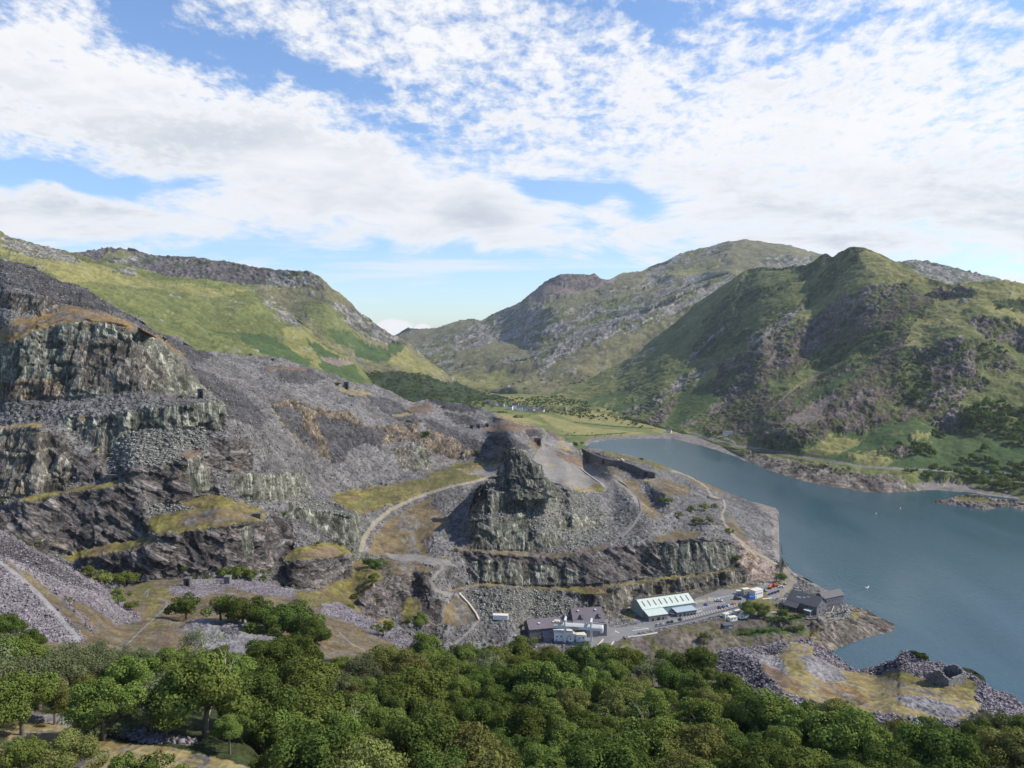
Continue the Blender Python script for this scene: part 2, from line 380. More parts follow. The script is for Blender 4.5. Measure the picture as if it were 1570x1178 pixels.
        for k_ in range(3): wdet[..., k_][m] = w3[k_]*min(1.0, c['hf']*2.6)
    disp[padm] *= 0.05; disp *= calm
    if shore_fade: disp *= np.clip((P[..., 2]+.3)/7.0, 0.12, 1)
    # fade relief at the seams so neighbouring surfaces still meet
    P = P + Nn*(disp*ws*ampg)[..., None]
    # back skirt and front skirt
    bl_ = backlen or 0.35
    rows = [P]; cr = [np.concatenate([colr, wdet], -1)]; colr = cr[0]
    for k, fk in enumerate((0.02, 0.06, 0.14, 0.3, 0.6, 1.0)):
        q = P[-1].copy(); dd = q[:, 1]*bl_*fk; q[:, 0] *= 1+bl_*fk; q[:, 1] += dd; q[:, 2] -= dd*back
        rows.append(q[None]); cr.append(colr[-1:])
    fr = []; fc = []
    for fk in (1.0, 0.5, 0.2):
        q = P[0].copy(); dd = q[:, 1]*0.12*fk; q[:, 0] *= 1-0.12*fk; q[:, 1] -= dd; q[:, 2] -= dd*front
        fr.append(q[None]); fc.append(colr[:1])
    PP = np.concatenate(fr + rows, 0); CC = np.concatenate(fc + cr, 0)
    nr = PP.shape[0]
    me = grid_mesh(name, PP, CC)
    ob = bpy.data.objects.new(name, me); COL.objects.link(ob); ob['kind'] = kind
    PATCH_MAT[name] = terrain_mat(name, ws, dirang); me.materials.append(PATCH_MAT[name])
    PATCH[name] = dict(xs=xs, PY=PY, P=P, yt=yt, yb=yb, cid=cid)
    return ob

def grid_mesh(name, PP, CC):
    nr, nc = PP.shape[:2]
    me = bpy.data.meshes.new(name)
    me.vertices.add(nr*nc); me.vertices.foreach_set('co', PP.reshape(-1).astype(np.float32))
    i = np.arange(nr*nc).reshape(nr, nc)
    q = np.stack([i[:-1, :-1], i[:-1, 1:], i[1:, 1:], i[1:, :-1]], -1).reshape(-1, 4)
    me.loops.add(q.size); me.loops.foreach_set('vertex_index', q.reshape(-1).astype(np.int32))
    me.polygons.add(len(q)); me.polygons.foreach_set('loop_start', np.arange(0, q.size, 4, dtype=np.int32))
    me.polygons.foreach_set('loop_total', np.full(len(q), 4, np.int32))
    me.update(calc_edges=True)
    for nm, k in (('tint', 0), ('grain', 3)):
        a = me.color_attributes.new(nm, 'FLOAT_COLOR', 'POINT')
        a.data.foreach_set('color', np.concatenate([CC[..., k:k+3].reshape(-1, 3), np.ones((nr*nc, 1))], 1).reshape(-1).astype(np.float32))
    return me

def gpoint(pn, x, y):
    p = PATCH[pn]; i = int(np.clip(np.searchsorted(p['xs'], x), 0, len(p['xs'])-1))
    if i > 0 and abs(p['xs'][i-1]-x) < abs(p['xs'][i]-x): i -= 1
    j = int(np.argmin(np.abs(p['PY'][:, i]-y))); return Vector(p['P'][j, i].tolist())

def mat(name, rgb, rough=0.8, metal=0.0, noise=0.0, nscale=3.0, bump=0.0, spec=0.3, stretch=None):
    m = bpy.data.materials.new(name); m.use_nodes = True; nt = m.node_tree; b = nt.nodes['Principled BSDF']
    b.inputs['Base Color'].default_value = (*rgb, 1); b.inputs['Roughness'].default_value = rough
    b.inputs['Metallic'].default_value = metal; b.inputs['Specular IOR Level'].default_value = spec
    tcn = nt.nodes.new('ShaderNodeTexCoord'); n = nt.nodes.new('ShaderNodeTexNoise'); n.inputs['Scale'].default_value = nscale; n.inputs['Detail'].default_value = 5
    mp = nt.nodes.new('ShaderNodeMapping'); mp.inputs['Scale'].default_value = stretch or (1, 1, 1)
    nt.links.new(tcn.outputs['Object'], mp.inputs[0]); nt.links.new(mp.outputs[0], n.inputs['Vector'])
    r = nt.nodes.new('ShaderNodeMapRange'); nt.links.new(n.outputs['Fac'], r.inputs['Value'])
    r.inputs['To Min'].default_value = 1-noise; r.inputs['To Max'].default_value = 1+noise; r.inputs['From Min'].default_value = 0.3; r.inputs['From Max'].default_value = 0.7
    mx = nt.nodes.new('ShaderNodeMixRGB'); mx.blend_type = 'MULTIPLY'; mx.inputs[0].default_value = 1; mx.inputs[1].default_value = (*rgb, 1)
    nt.links.new(r.outputs[0], mx.inputs[2]); nt.links.new(mx.outputs[0], b.inputs['Base Color'])
    if bump:
        bp = nt.nodes.new('ShaderNodeBump'); bp.inputs['Strength'].default_value = bump; bp.inputs['Distance'].default_value = 0.2
        nt.links.new(n.outputs['Fac'], bp.inputs['Height']); nt.links.new(bp.outputs[0], b.inputs['Normal'])
    return m

def terrain_mat(name, ws, ang):
    m = bpy.data.materials.new(name + '_surface'); m.use_nodes = True; nt = m.node_tree; b = nt.nodes['Principled BSDF']; L = nt.links
    b.inputs['Roughness'].default_value = 0.95; b.inputs['Specular IOR Level'].default_value = 0.12
    def nd(t, **k):
        n = nt.nodes.new(t)
        for a_, b_ in k.items(): setattr(n, a_, b_)
        return n
    def M(op, x, y=0.0):
        n = nd('ShaderNodeMath', operation=op)
        for i_, v in ((0, x), (1, y)):
            if isinstance(v, bpy.types.NodeSocket): L.new(v, n.inputs[i_])
            else: n.inputs[i_].default_value = v
        return n.outputs[0]
    a = nd('ShaderNodeAttribute'); a.attribute_name = 'tint'
    gr = nd('ShaderNodeAttribute'); gr.attribute_name = 'grain'; sx = nd('ShaderNodeSeparateColor'); L.new(gr.outputs['Color'], sx.inputs[0])
    g = nd('ShaderNodeNewGeometry')
    def mapped(sc, rot=(0, 0, 0)):
        r = nd('ShaderNodeMapping'); r.inputs['Rotation'].default_value = rot; L.new(g.outputs['Position'], r.inputs[0])
        q = nd('ShaderNodeMapping'); q.inputs['Scale'].default_value = sc; L.new(r.outputs[0], q.inputs[0]); return q.outputs[0]
    k = 1.0/ws
    v = nd('ShaderNodeTexVoronoi'); v.inputs['Scale'].default_value = 1.0; L.new(mapped((k/1.9, k/2.4, k/1.5), (0, ang, 0)), v.inputs['Vector'])
    vs = nd('ShaderNodeSeparateColor'); L.new(v.outputs['Color'], vs.inputs[0])
    def noise(vec, det=4, rough=0.6):
        n = nd('ShaderNodeTexNoise'); n.inputs['Scale'].default_value = 1.0; n.inputs['Detail'].default_value = det; n.inputs['Roughness'].default_value = rough
        L.new(vec, n.inputs['Vector']); return n.outputs['Fac']
    n1 = noise(mapped((k/4, k/4, k/4)), 5, 0.7); n2 = noise(mapped((k/2.6, k/4, k/34)), 4, 0.6); n3 = noise(mapped((k/16, k/10, k/2.6), (0, ang, 0)), 4, 0.65)
    e1 = M('ADD', M('MULTIPLY', M('SUBTRACT', vs.outputs[0], 0.5), 0.45), M('MULTIPLY', M('SUBTRACT', n1, 0.5), 1.2))
    def crack(n_, a_):   # thin dark joints where the noise crosses its middle, plus broad tone
        c_ = M('SUBTRACT', 1.0, M('MINIMUM', M('MULTIPLY', M('ABSOLUTE', M('SUBTRACT', n_, 0.5)), 16.0), 1.0))
        return M('SUBTRACT', M('MULTIPLY', M('SUBTRACT', n_, 0.46), a_), M('MULTIPLY', c_, 0.6))
    e2 = crack(n2, 3.4); e3 = crack(n3, 2.3)
    f = M('ADD', M('ADD', M('MULTIPLY', e1, sx.outputs[0]), M('MULTIPLY', e2, sx.outputs[1])), M('MULTIPLY', e3, sx.outputs[2]))
    r = M('MAXIMUM', M('ADD', 1.0, f), 0.25)
    mx = nd('ShaderNodeMixRGB', blend_type='MULTIPLY'); mx.inputs[0].default_value = 1
    L.new(a.outputs['Color'], mx.inputs[1]); L.new(r, mx.inputs[2]); L.new(mx.outputs[0], b.inputs['Base Color'])
    bp = nd('ShaderNodeBump'); bp.inputs['Strength'].default_value = 0.9; bp.inputs['Distance'].default_value = 0.8*ws
    L.new(f, bp.inputs['Height']); L.new(bp.outputs[0], b.inputs['Normal'])
    return m
# ---------------------------------------------------------------- terrain
def rng(a, b, s=1.5): return np.arange(a, b + 0.001, s)

# far mountains across the pass
patch('mountain', rng(585, 1730), 
    [(585,530),(600,520),(610,512),(625,503),(640,505),(665,505),(690,497),(705,492),(725,489),(738,493),(760,480),(785,470),(800,463),(820,447),(835,432),(858,422),(885,421),(905,422),(912,419),(918,427),(932,431),(955,419),(985,417),(1000,408),(1020,402),(1045,389),(1085,380),(1115,370),(1135,367),(1160,370),(1200,378),(1240,386),(1262,392),(1300,402),(1350,405),(1380,402),(1402,400),(1430,403),(1470,413),(1510,423),(1540,431),(1570,437),(1730,465)],
    [(585,640),(800,632),(870,632),(950,610),(1000,575),(1100,500),(1200,450),(1300,440),(1730,520)],
    [[(585,530,6300),(610,512,6300),(705,492,6000),(738,492,5800),(785,470,5400),(858,422,5200),(932,431,5300),(985,417,5500),(1045,389,5500),(1135,367,5600),(1262,392,5400),(1400,400,4700),(1570,437,4600),(1730,465,4600)],
     [(585,600,3700),(700,590,3500),(800,600,3000),(870,612,2900),(950,590,3300),(1000,560,3500),(1100,480,3900),(1200,430,4300),(1300,425,4300),(1730,500,4000)],
     [(585,565,4300),(680,560,4300),(740,540,4400),(800,555,3800),(870,525,3800),(950,495,3900),(1000,470,4000),(1080,437,4300),(1130,415,4500)],
     ['soft', 60, [(700,540,4700),(740,532,4550),(800,548,4100),(870,518,4250),(950,488,4300),(1000,463,4350),(1080,431,4700),(1120,420,4800)]]],
    [('hgrey', [(585,480),(740,480),(870,400),(1000,400),(1130,405),(1130,640),(585,640)]),
     ('mgreen', [(740,560),(800,560),(900,530),(1000,500),(1100,450),(1130,440),(1130,650),(585,650),(600,590),(680,575)], 0.4),
     ('hyel', [(640,600),(700,575),(760,565),(800,575),(760,600),(700,620)], 0.25),
     ('mgreen', [(700,540),(760,528),(830,520),(820,540),(750,560),(690,560)], 0.4),
     ('hrock', [(690,520),(720,505),(780,478),(810,470),(790,520),(740,528),(700,535)], 1.2),
     ('hrock', [(795,470),(850,480),(880,500),(850,525),(810,535),(790,520)], 1.0),
     ('hrock', [(820,560),(870,520),(940,490),(1000,470),(1060,440),(1100,425),(1130,420),(1120,435),(1040,480),(980,500),(930,525),(870,545),(830,575)], 1.0),
     ('mgreen', [(590,520),(660,505),(725,492),(736,500),(700,512),(650,525),(600,530)], 0.4),
     ('mgreen', [(850,455),(930,450),(1000,440),(960,455),(880,470),(830,472)], 0.3),
     ('scar', [(806,465),(822,448),(838,430),(850,424),(905,424),(925,430),(930,440),(890,450),(845,452),(830,465)], 1.0),
     ('hpurp', [(838,432),(858,421),(905,420),(926,428),(915,440),(885,446),(860,440)], 1.3),
     ('mgreen', [(935,435),(955,419),(985,417),(1000,425),(975,440),(940,450)], 0.6),
     ('hgrey', [(985,430),(1000,410),(1045,390),(1115,370),(1130,378),(1100,392),(1050,408),(1010,430)], 1.3),
     ('mgreen', [(1020,420),(1070,400),(1110,388),(1130,376),(1110,368),(1135,366),(1200,377),(1262,391),(1290,420),(1140,425),(1090,418),(1040,425)], 0.4),
     ('hyel', [(1010,430),(1060,408),(1110,400),(1090,415),(1040,428)], 0.4),
     ('scar', [(1101,408),(1103,398),(1112,392),(1116,394),(1107,400),(1106,409)], 0.4),
     ('hrock', [(1160,400),(1200,392),(1245,395),(1245,412),(1170,412)], 1.2),
     ('hrock', [(1375,398),(1402,397),(1430,402),(1510,424),(1600,440),(1730,470),(1730,530),(1380,450)], 1.2)],
    [], 'hgrey', 4.6, 1.3, seed=1, dirang=0.5, aniso=2.2, smooth_s=5, smooth_top=14, ck=0.5, ampg=1.0, back=0.4, front=0.3, jit=7)

# the long dark ridge left of the pass
patch('ridge', rng(90, 790),
    [(90,392),(110,389),(140,385),(165,382),(172,380),(178,383),(186,381),(195,384),(210,384),(230,392),(265,394),(310,396),(350,403),(400,412),(430,414),(475,418),(490,427),(508,442),(540,465),(560,487),(590,505),(615,522),(640,538),(660,553),(680,573),(700,590),(740,606),(790,616)],
    [(90,480),(300,500),(400,520),(500,620),(600,640),(790,650)],
    [[(90,392,3700),(172,380,3700),(230,392,3600),(310,396,3500),(475,418,3200),(508,442,3150),(560,487,3200),(615,522,3250),(660,553,3300),(680,573,3250),(740,606,2800),(790,616,2560)],
     [(90,470,2700),(300,480,2600),(400,500,2500),(500,590,2100),(600,620,2100),(700,630,2150),(790,640,2150)],
     [(540,570,2500),(600,575,2600),(660,585,2700),(700,600,2600)]],
    [('mgreen', [(90,380),(800,380),(800,660),(90,660)], 0.6),
     ('hpurp', [(90,392),(165,381),(210,384),(310,396),(475,418),(492,430),(500,445),(470,440),(400,430),(340,440),(300,430),(200,415),(90,400)], 1.2),
     ('hyel', [(150,398),(172,388),(210,390),(200,398),(160,405)], 0.5),
     ('hrock', [(160,402),(230,392),(310,400),(400,418),(440,432),(380,440),(300,432),(240,425),(200,412)], 1.2),
     ('hpurp', [(190,402),(300,404),(440,420),(470,432),(420,440),(340,438),(250,424)], 1.0),
     ('hrock', [(505,465),(540,470),(570,495),(600,515),(625,530),(600,535),(560,520),(520,495)], 1.4),
     ('hrock', [(400,430),(440,418),(480,420),(495,435),(470,440),(430,445)], 1.2),
     ('hgreen', [(460,455),(500,465),(540,510),(560,530),(520,530),(470,490)], 0.5),
     ('bracken', [(505,505),(530,512),(590,540),(610,560),(560,550),(520,530)], 0.5),
     ('bracken', [(600,525),(640,545),(620,555),(590,540)], 0.5),
     ('hyel', [(620,535),(660,555),(680,575),(640,575),(590,560)], 0.6),
     ('wood', [(500,585),(540,570),(600,572),(650,578),(700,590),(760,600),(800,620),(800,660),(500,660)], 0.3)],
    [], 'hgreen', 3.2, 1.3, seed=2, dirang=-0.55, aniso=2.0, smooth_s=5, smooth_top=14, ck=0.5, ampg=1.2, back=0.4, front=0.3, jit=7)

# the grassy hill on the left
patch('green_hill', rng(-150, 590),
    [(-150,322),(0,360),(50,375),(80,380),(110,388),(150,402),(200,412),(250,420),(300,432),(360,438),(385,441),(400,450),(420,462),(440,476),(460,492),(480,512),(500,528),(530,548),(560,575),(590,600)],
    [(-150,430),(0,440),(150,500),(300,570),(520,620),(590,640)],
    [[(-150,322,1500),(0,360,1700),(110,388,1850),(250,420,2000),(385,441,2100),(420,462,2100),(480,512,2100),(530,548,2000),(590,600,1950)],
     [(-150,420,900),(0,430,950),(150,480,1050),(300,550,1150),(400,560,1300),(520,600,1500),(590,620,1700)],
     [(-150,380,1200),(100,420,1350),(230,470,1400),(330,500,1600),(420,530,1700),(520,570,1750)]],
    [('hgreen', [(-150,300),(600,300),(600,660),(-150,660)], 0.5),
     ('hyel', [(0,365),(100,400),(300,440),(380,445),(330,455),(200,440),(100,440),(0,390)], 0.45),
     ('hrock', [(0,360),(50,375),(110,392),(130,405),(110,408),(60,398),(0,385)], 0.5),
     ('hrock', [(165,412),(210,418),(205,426),(170,420)], 0.5),
     ('hgreen', [(240,470),(330,500),(380,450),(440,490),(470,540),(420,545),(300,540)], 0.45),
     ('hrock', [(400,462),(420,465),(462,498),(480,515),(468,515),(430,490)], 0.8),
     ('hyel', [(430,505),(470,500),(500,530),(540,560),(500,570),(450,545)], 0.6),
     ('bracken', [(365,508),(420,515),(450,540),(480,560),(440,562),(400,545),(370,530)], 0.4),
     ('bracken', [(315,512),(350,516),(352,519),(320,516)], 0.4),
     ('bracken', [(470,520),(500,535),(540,560),(560,590),(500,580)], 0.5),
     ('scar', [(490,548),(525,550),(545,562),(520,562),(495,556)], 0.5)],
    [('bracken', 1.5, [(262,497),(300,500),(360,512),(400,512)])], 'hgreen', 1.9, 1.3, seed=3, dirang=-0.4, aniso=2.0, smooth_s=5, smooth_top=14, ck=0.5, ampg=1.2, back=0.4, front=0.3, jit=7)

# valley floor at the head of the lake
patch('valley_floor', rng(560, 1150),
    [(560,612),(700,606),(800,604),(860,608),(900,620),(1000,644),(1080,664),(1130,686),(1150,700)],
    [(560,690),(890,690),(905,677),(950,673),(1030,672),(1080,685),(1130,701),(1150,716)],
    [[Zp(560,612,16),Zp(700,606,15),Zp(800,604,14),Zp(860,608,14),Zp(900,620,20),Zp(1000,644,8),Zp(1080,664,6),Zp(1130,686,5),Zp(1150,700,4)],
     [Zp(560,630,30),Zp(800,630,8),Zp(880,640,5),Zp(960,655,4),Zp(1040,664,3)],
     [Zp(560,690,2),Zp(890,688,5),Zp(905,677,1),Zp(950,673,0),Zp(1030,672,0),Zp(1080,685,0),Zp(1130,701,0),Zp(1150,716,0)]],
    [('vgrass', [(560,590),(1150,590),(1150,720),(560,720)], 0.02),
     ('field', [(775,607),(805,610),(820,616),(790,616)], 0.0),
     ('field', [(835,616),(880,617),(870,622),(835,621)], 0.0),
     ('field', [(850,635),(880,622),(935,628),(1000,645),(1040,655),(1020,662),(940,652),(880,645)], 0.0),
     ('fgreen', [(830,642),(880,645),(960,655),(1020,662),(960,668),(900,672),(860,665)], 0.0),
     ('field', [(820,632),(850,640),(900,655),(990,664),(960,668),(890,668),(850,655)], 0.0),
     ('field', [(755,632),(800,638),(840,652),(800,648),(750,636)], 0.0),
     ('field', [(1000,646),(1050,660),(1100,672),(1060,672),(1000,662)], 0.0),
     ('shingle', [(895,680),(905,672),(960,668),(1040,664),(1090,674),(1140,690),(1150,720),(880,700)], 0.03)],
    [('bracken', 1.6, [(880,648),(940,654),(1000,657)]), ('bracken', 1.3, [(935,628),(990,640)]), ('bracken', 1.5, [(845,668),(900,668),(960,664)])],
    'vgrass', 1.8, 1.0, seed=4, smooth_s=8, smooth_top=8, ampg=0.35, back=0.3, front=0.2, jit=2)

# the hill right of the lake
patch('hill', rng(790, 1730),
    [(790,616),(860,600),(900,585),(950,560),(985,535),(1020,508),(1060,473),(1100,445),(1145,417),(1165,411),(1190,410),(1235,408),(1250,400),(1262,391),(1268,389),(1277,396),(1288,388),(1300,381),(1315,380),(1330,383),(1345,388),(1370,400),(1400,415),(1430,430),(1460,437),(1490,434),(1530,434),(1570,440),(1730,452)],
    [(790,640),(860,628),(900,632),(1000,655),(1080,678),(1110,690),(1130,702),(1150,715),(1180,725),(1230,741),(1280,752),(1350,762),(1375,761),(1400,757),(1460,755),(1480,763),(1570,772),(1730,790)],
    [[(790,616,3000),(860,600,3000),(900,585,3100),(950,560,3200),(1020,508,3200),(1060,473,3150),(1100,445,3050),(1145,417,2900),(1190,410,2750),(1250,400,2550),(1268,389,2450),(1277,396,2420),(1310,380,2300),(1370,400,2150),(1430,430,1980),(1490,434,1850),(1570,440,1800),(1730,452,1700)],
     [Zp(790,640,10),Zp(860,628,10),Zp(900,630,9),Zp(1000,652,6),Zp(1080,674,3),Zp(1110,686,2),Zp(1130,698,1),Zp(1150,712,0),Zp(1180,722,0),Zp(1230,738,0),Zp(1280,748,0),Zp(1350,758,0),Zp(1375,757,0),Zp(1400,752,0),Zp(1460,750,0),Zp(1480,757,0),Zp(1570,766,0),Zp(1730,784,0)],
     ['soft', 40, [Zp(1100,676,6),Zp(1120,680,12),Zp(1180,690,14),Zp(1250,705,13),Zp(1330,718,12),Zp(1400,722,13),Zp(1480,724,14),Zp(1570,728,16),Zp(1780,744,16)]],
     ['soft', 60, [Zp(1140,676,20),Zp(1180,668,45),Zp(1250,655,60),Zp(1320,645,68),Zp(1400,640,75),Zp(1480,640,80),Zp(1570,640,85),Zp(1780,650,85)]],
     ['soft', 110, [(1160,620,1900),(1290,560,1780),(1350,535,1720),(1400,530,1650),(1450,560,1560),(1500,590,1500),(1570,600,1450),(1850,620,1400)]]],
    [('hgreen', [(780,370),(1740,370),(1740,800),(780,800)], 0.5),
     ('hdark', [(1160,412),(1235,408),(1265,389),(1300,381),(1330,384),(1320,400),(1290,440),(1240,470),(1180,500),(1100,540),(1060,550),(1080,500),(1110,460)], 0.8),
     ('hgreen', [(1165,415),(1200,412),(1235,412),(1225,425),(1190,440),(1150,445)], 0.5),
     ('hgreen', [(1140,540),(1200,490),(1260,455),(1300,420),(1320,400),(1325,420),(1290,460),(1230,500),(1190,540),(1140,580),(1040,620),(960,620),(1050,570)], 0.55),
     ('hgreen', [(1150,470),(1230,430),(1262,400),(1275,410),(1240,450),(1180,490),(1120,520)], 0.6),
     ('hyel', [(1060,590),(1130,540),(1200,500),(1250,470),(1260,478),(1200,520),(1140,560),(1080,605)], 0.5),
     ('hrock', [(1150,520),(1190,495),(1230,470),(1236,476),(1195,506),(1156,532)], 0.8),
     ('hyel', [(1318,384),(1345,388),(1400,415),(1440,432),(1400,432),(1350,428),(1325,410)], 0.6),
     ('bracken', [(1000,625),(1090,585),(1150,560),(1130,600),(1060,640),(1040,655),(1000,650)], 0.4),
     ('bracken', [(880,618),(940,605),(990,590),(960,612),(920,625)], 0.3),
     ('bracken', [(920,630),(1000,608),(1020,612),(960,635),(930,638)], 0.3),
     ('hrock', [(950,640),(960,632),(1000,612),(1050,580),(1100,555),(1110,558),(1060,592),(1030,605),(1000,625),(985,642)], 0.5),
     ('crag', [(990,650),(1010,622),(1040,610),(1030,640),(1015,652)], 0.9),
     ('scar', [(1048,650),(1065,640),(1078,641),(1055,656)], 0.5),
     ('scar', [(1085,632),(1110,612),(1125,605),(1128,612),(1100,632),(1085,640)], 0.5),
     ('heath', [(1120,605),(1180,560),(1240,520),(1300,480),(1340,445),(1380,440),(1420,450),(1440,480),(1400,520),(1360,560),(1300,600),(1260,640),(1190,665),(1110,670),(1080,660)], 0.6),
     ('crag', [(1110,560),(1180,515),(1260,480),(1320,445),(1360,432),(1400,440),(1360,462),(1300,500),(1240,540),(1180,580),(1120,610),(1090,600)], 1.1),
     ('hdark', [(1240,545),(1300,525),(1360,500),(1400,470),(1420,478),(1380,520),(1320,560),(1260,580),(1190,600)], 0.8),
     ('hgreen', [(1180,590),(1250,560),(1330,540),(1320,555),(1240,590),(1180,620)], 0.5),
     ('bracken', [(1220,620),(1290,575),(1330,560),(1320,575),(1260,615),(1200,650)], 0.5),
     ('hyel', [(1400,430),(1570,438),(1730,450),(1730,560),(1560,500),(1500,470),(1440,520),(1380,540),(1400,500),(1440,460)], 0.5),
     ('crag', [(1420,450),(1460,440),(1500,445),(1490,455),(1440,460)], 1.0),
     ('hdark', [(1520,460),(1600,465),(1600,480),(1530,475)], 1.0),
     ('crag', [(1500,485),(1560,500),(1600,510),(1600,545),(1560,530),(1520,520),(1480,500)], 1.2),
     ('heath', [(1200,640),(1280,600),(1340,560),(1400,530),(1450,545),(1500,575),(1530,610),(1480,640),(1400,650),(1330,655),(1260,670),(1190,690)], 0.7),
     ('crag', [(1385,560),(1400,535),(1440,530),(1480,550),(1505,585),(1515,605),(1470,625),(1420,630),(1380,620),(1370,590)], 1.3),
     ('crag', [(1270,640),(1320,600),(1345,600),(1345,640),(1360,655),(1300,665),(1250,655)], 1.0),
     ('scar', [(1190,650),(1250,620),(1290,600),(1270,620),(1260,640),(1240,650)], 0.5),
     ('hdark', [(1380,560),(1410,555),(1430,590),(1420,620),(1375,625)], 0.9),
     ('crag', [(1440,520),(1490,520),(1540,540),(1560,570),(1530,575),(1490,560),(1450,545)], 1.3),
     ('hdark', [(1490,525),(1530,530),(1540,560),(1500,560)], 1.0),
     ('hgreen', [(1450,640),(1500,600),(1560,575),(1730,560),(1730,780),(1400,780)], 0.4),
     ('bracken', [(1210,695),(1250,672),(1330,660),(1400,645),(1450,655),(1560,680),(1730,700),(1730,745),(1400,725),(1300,710)], 0.25),
     ('hyel', [(1225,690),(1270,670),(1330,668),(1320,680),(1280,700),(1240,702)], 0.3),
     ('hyel', [(1300,700),(1340,690),(1370,715),(1320,716)], 0.3),
     ('hyel', [(1395,670),(1425,668),(1420,680),(1400,680)], 0.3),
     ('crag', [(1350,690),(1390,690),(1400,700),(1360,705)], 0.6),
     ('crag', [(1430,640),(1490,625),(1500,650),(1460,665),(1430,660)], 1.2),
     ('crag', [(1160,665),(1250,655),(1260,665),(1220,690),(1170,690)], 0.8),
     ('heath', [(1080,665),(1130,660),(1200,690),(1180,692),(1110,680)], 0.4),
     ('shore', [(1130,700),(1160,700),(1230,715),(1300,725),(1350,728),(1390,735),(1380,770),(1280,765),(1130,730)], 0.5),
     ('hgreen', [(1200,702),(1300,716),(1390,724),(1380,735),(1330,728),(1260,718)], 0.2),
     ('shingle', [(1385,748),(1400,742),(1470,738),(1480,745),(1500,752),(1560,760),(1570,775),(1480,775),(1400,765)], 0.15),
     ('shore', [(1365,745),(1400,745),(1420,750),(1380,765)], 0.5)],
    [('gravel', 3.0, [(1060,664),(1090,672),(1130,684),(1180,690),(1250,703),(1330,716),(1400,720),(1480,723),(1570,727),(1730,738)]),
     ('track', 2.2, [(1095,668),(1110,670),(1125,678),(1130,684)]), ('dslate', 1.6, [(1120,690),(1180,697),(1250,711),(1300,718)]),
     ('hrock', 5, [(1050,560),(1090,520),(1110,505)]), ('hrock', 4, [(940,580),(985,545),(1010,530)]), ('scar', 2.5, [(1170,640),(1215,600),(1260,570)])],
    'hgreen', 2.0, 1.25, seed=5, shore_fade=True, dirang=0.68, aniso=2.4, smooth_s=5, smooth_top=14, ck=0.5, ampg=1.15, back=0.3, front=0.5, jit=13)

# small rocky island by the far shore
patch('island', rng(1430, 1730, 1.0),
    [(1430,771),(1437,769),(1460,764),(1480,760),(1500,760),(1520,766),(1545,768),(1570,770),(1730,780)],
    [(1430,773),(1440,773),(1480,778),(1510,783),(1525,781),(1545,777),(1570,783),(1730,800)],
    [[Zp(1430,771.5,-1),Zp(1437,770,0),Zp(1480,762,4),Zp(1500,762,5),Zp(1520,767,3),Zp(1570,772,4),Zp(1730,782,4)], [Zp(1430,773,-1.5),Zp(1440,773,-1),Zp(1480,778,-1),Zp(1510,783,-1),Zp(1545,777,-1),Zp(1570,783,-1),Zp(1730,800,-1)]],
    [('olive', [(1455,768),(1480,762),(1510,763),(1520,770),(1490,772)], 0.2)], [], 'shore', 0.8, 0.8, seed=6, ampg=1.0, back=0.4, front=0.5, jit=1.5)
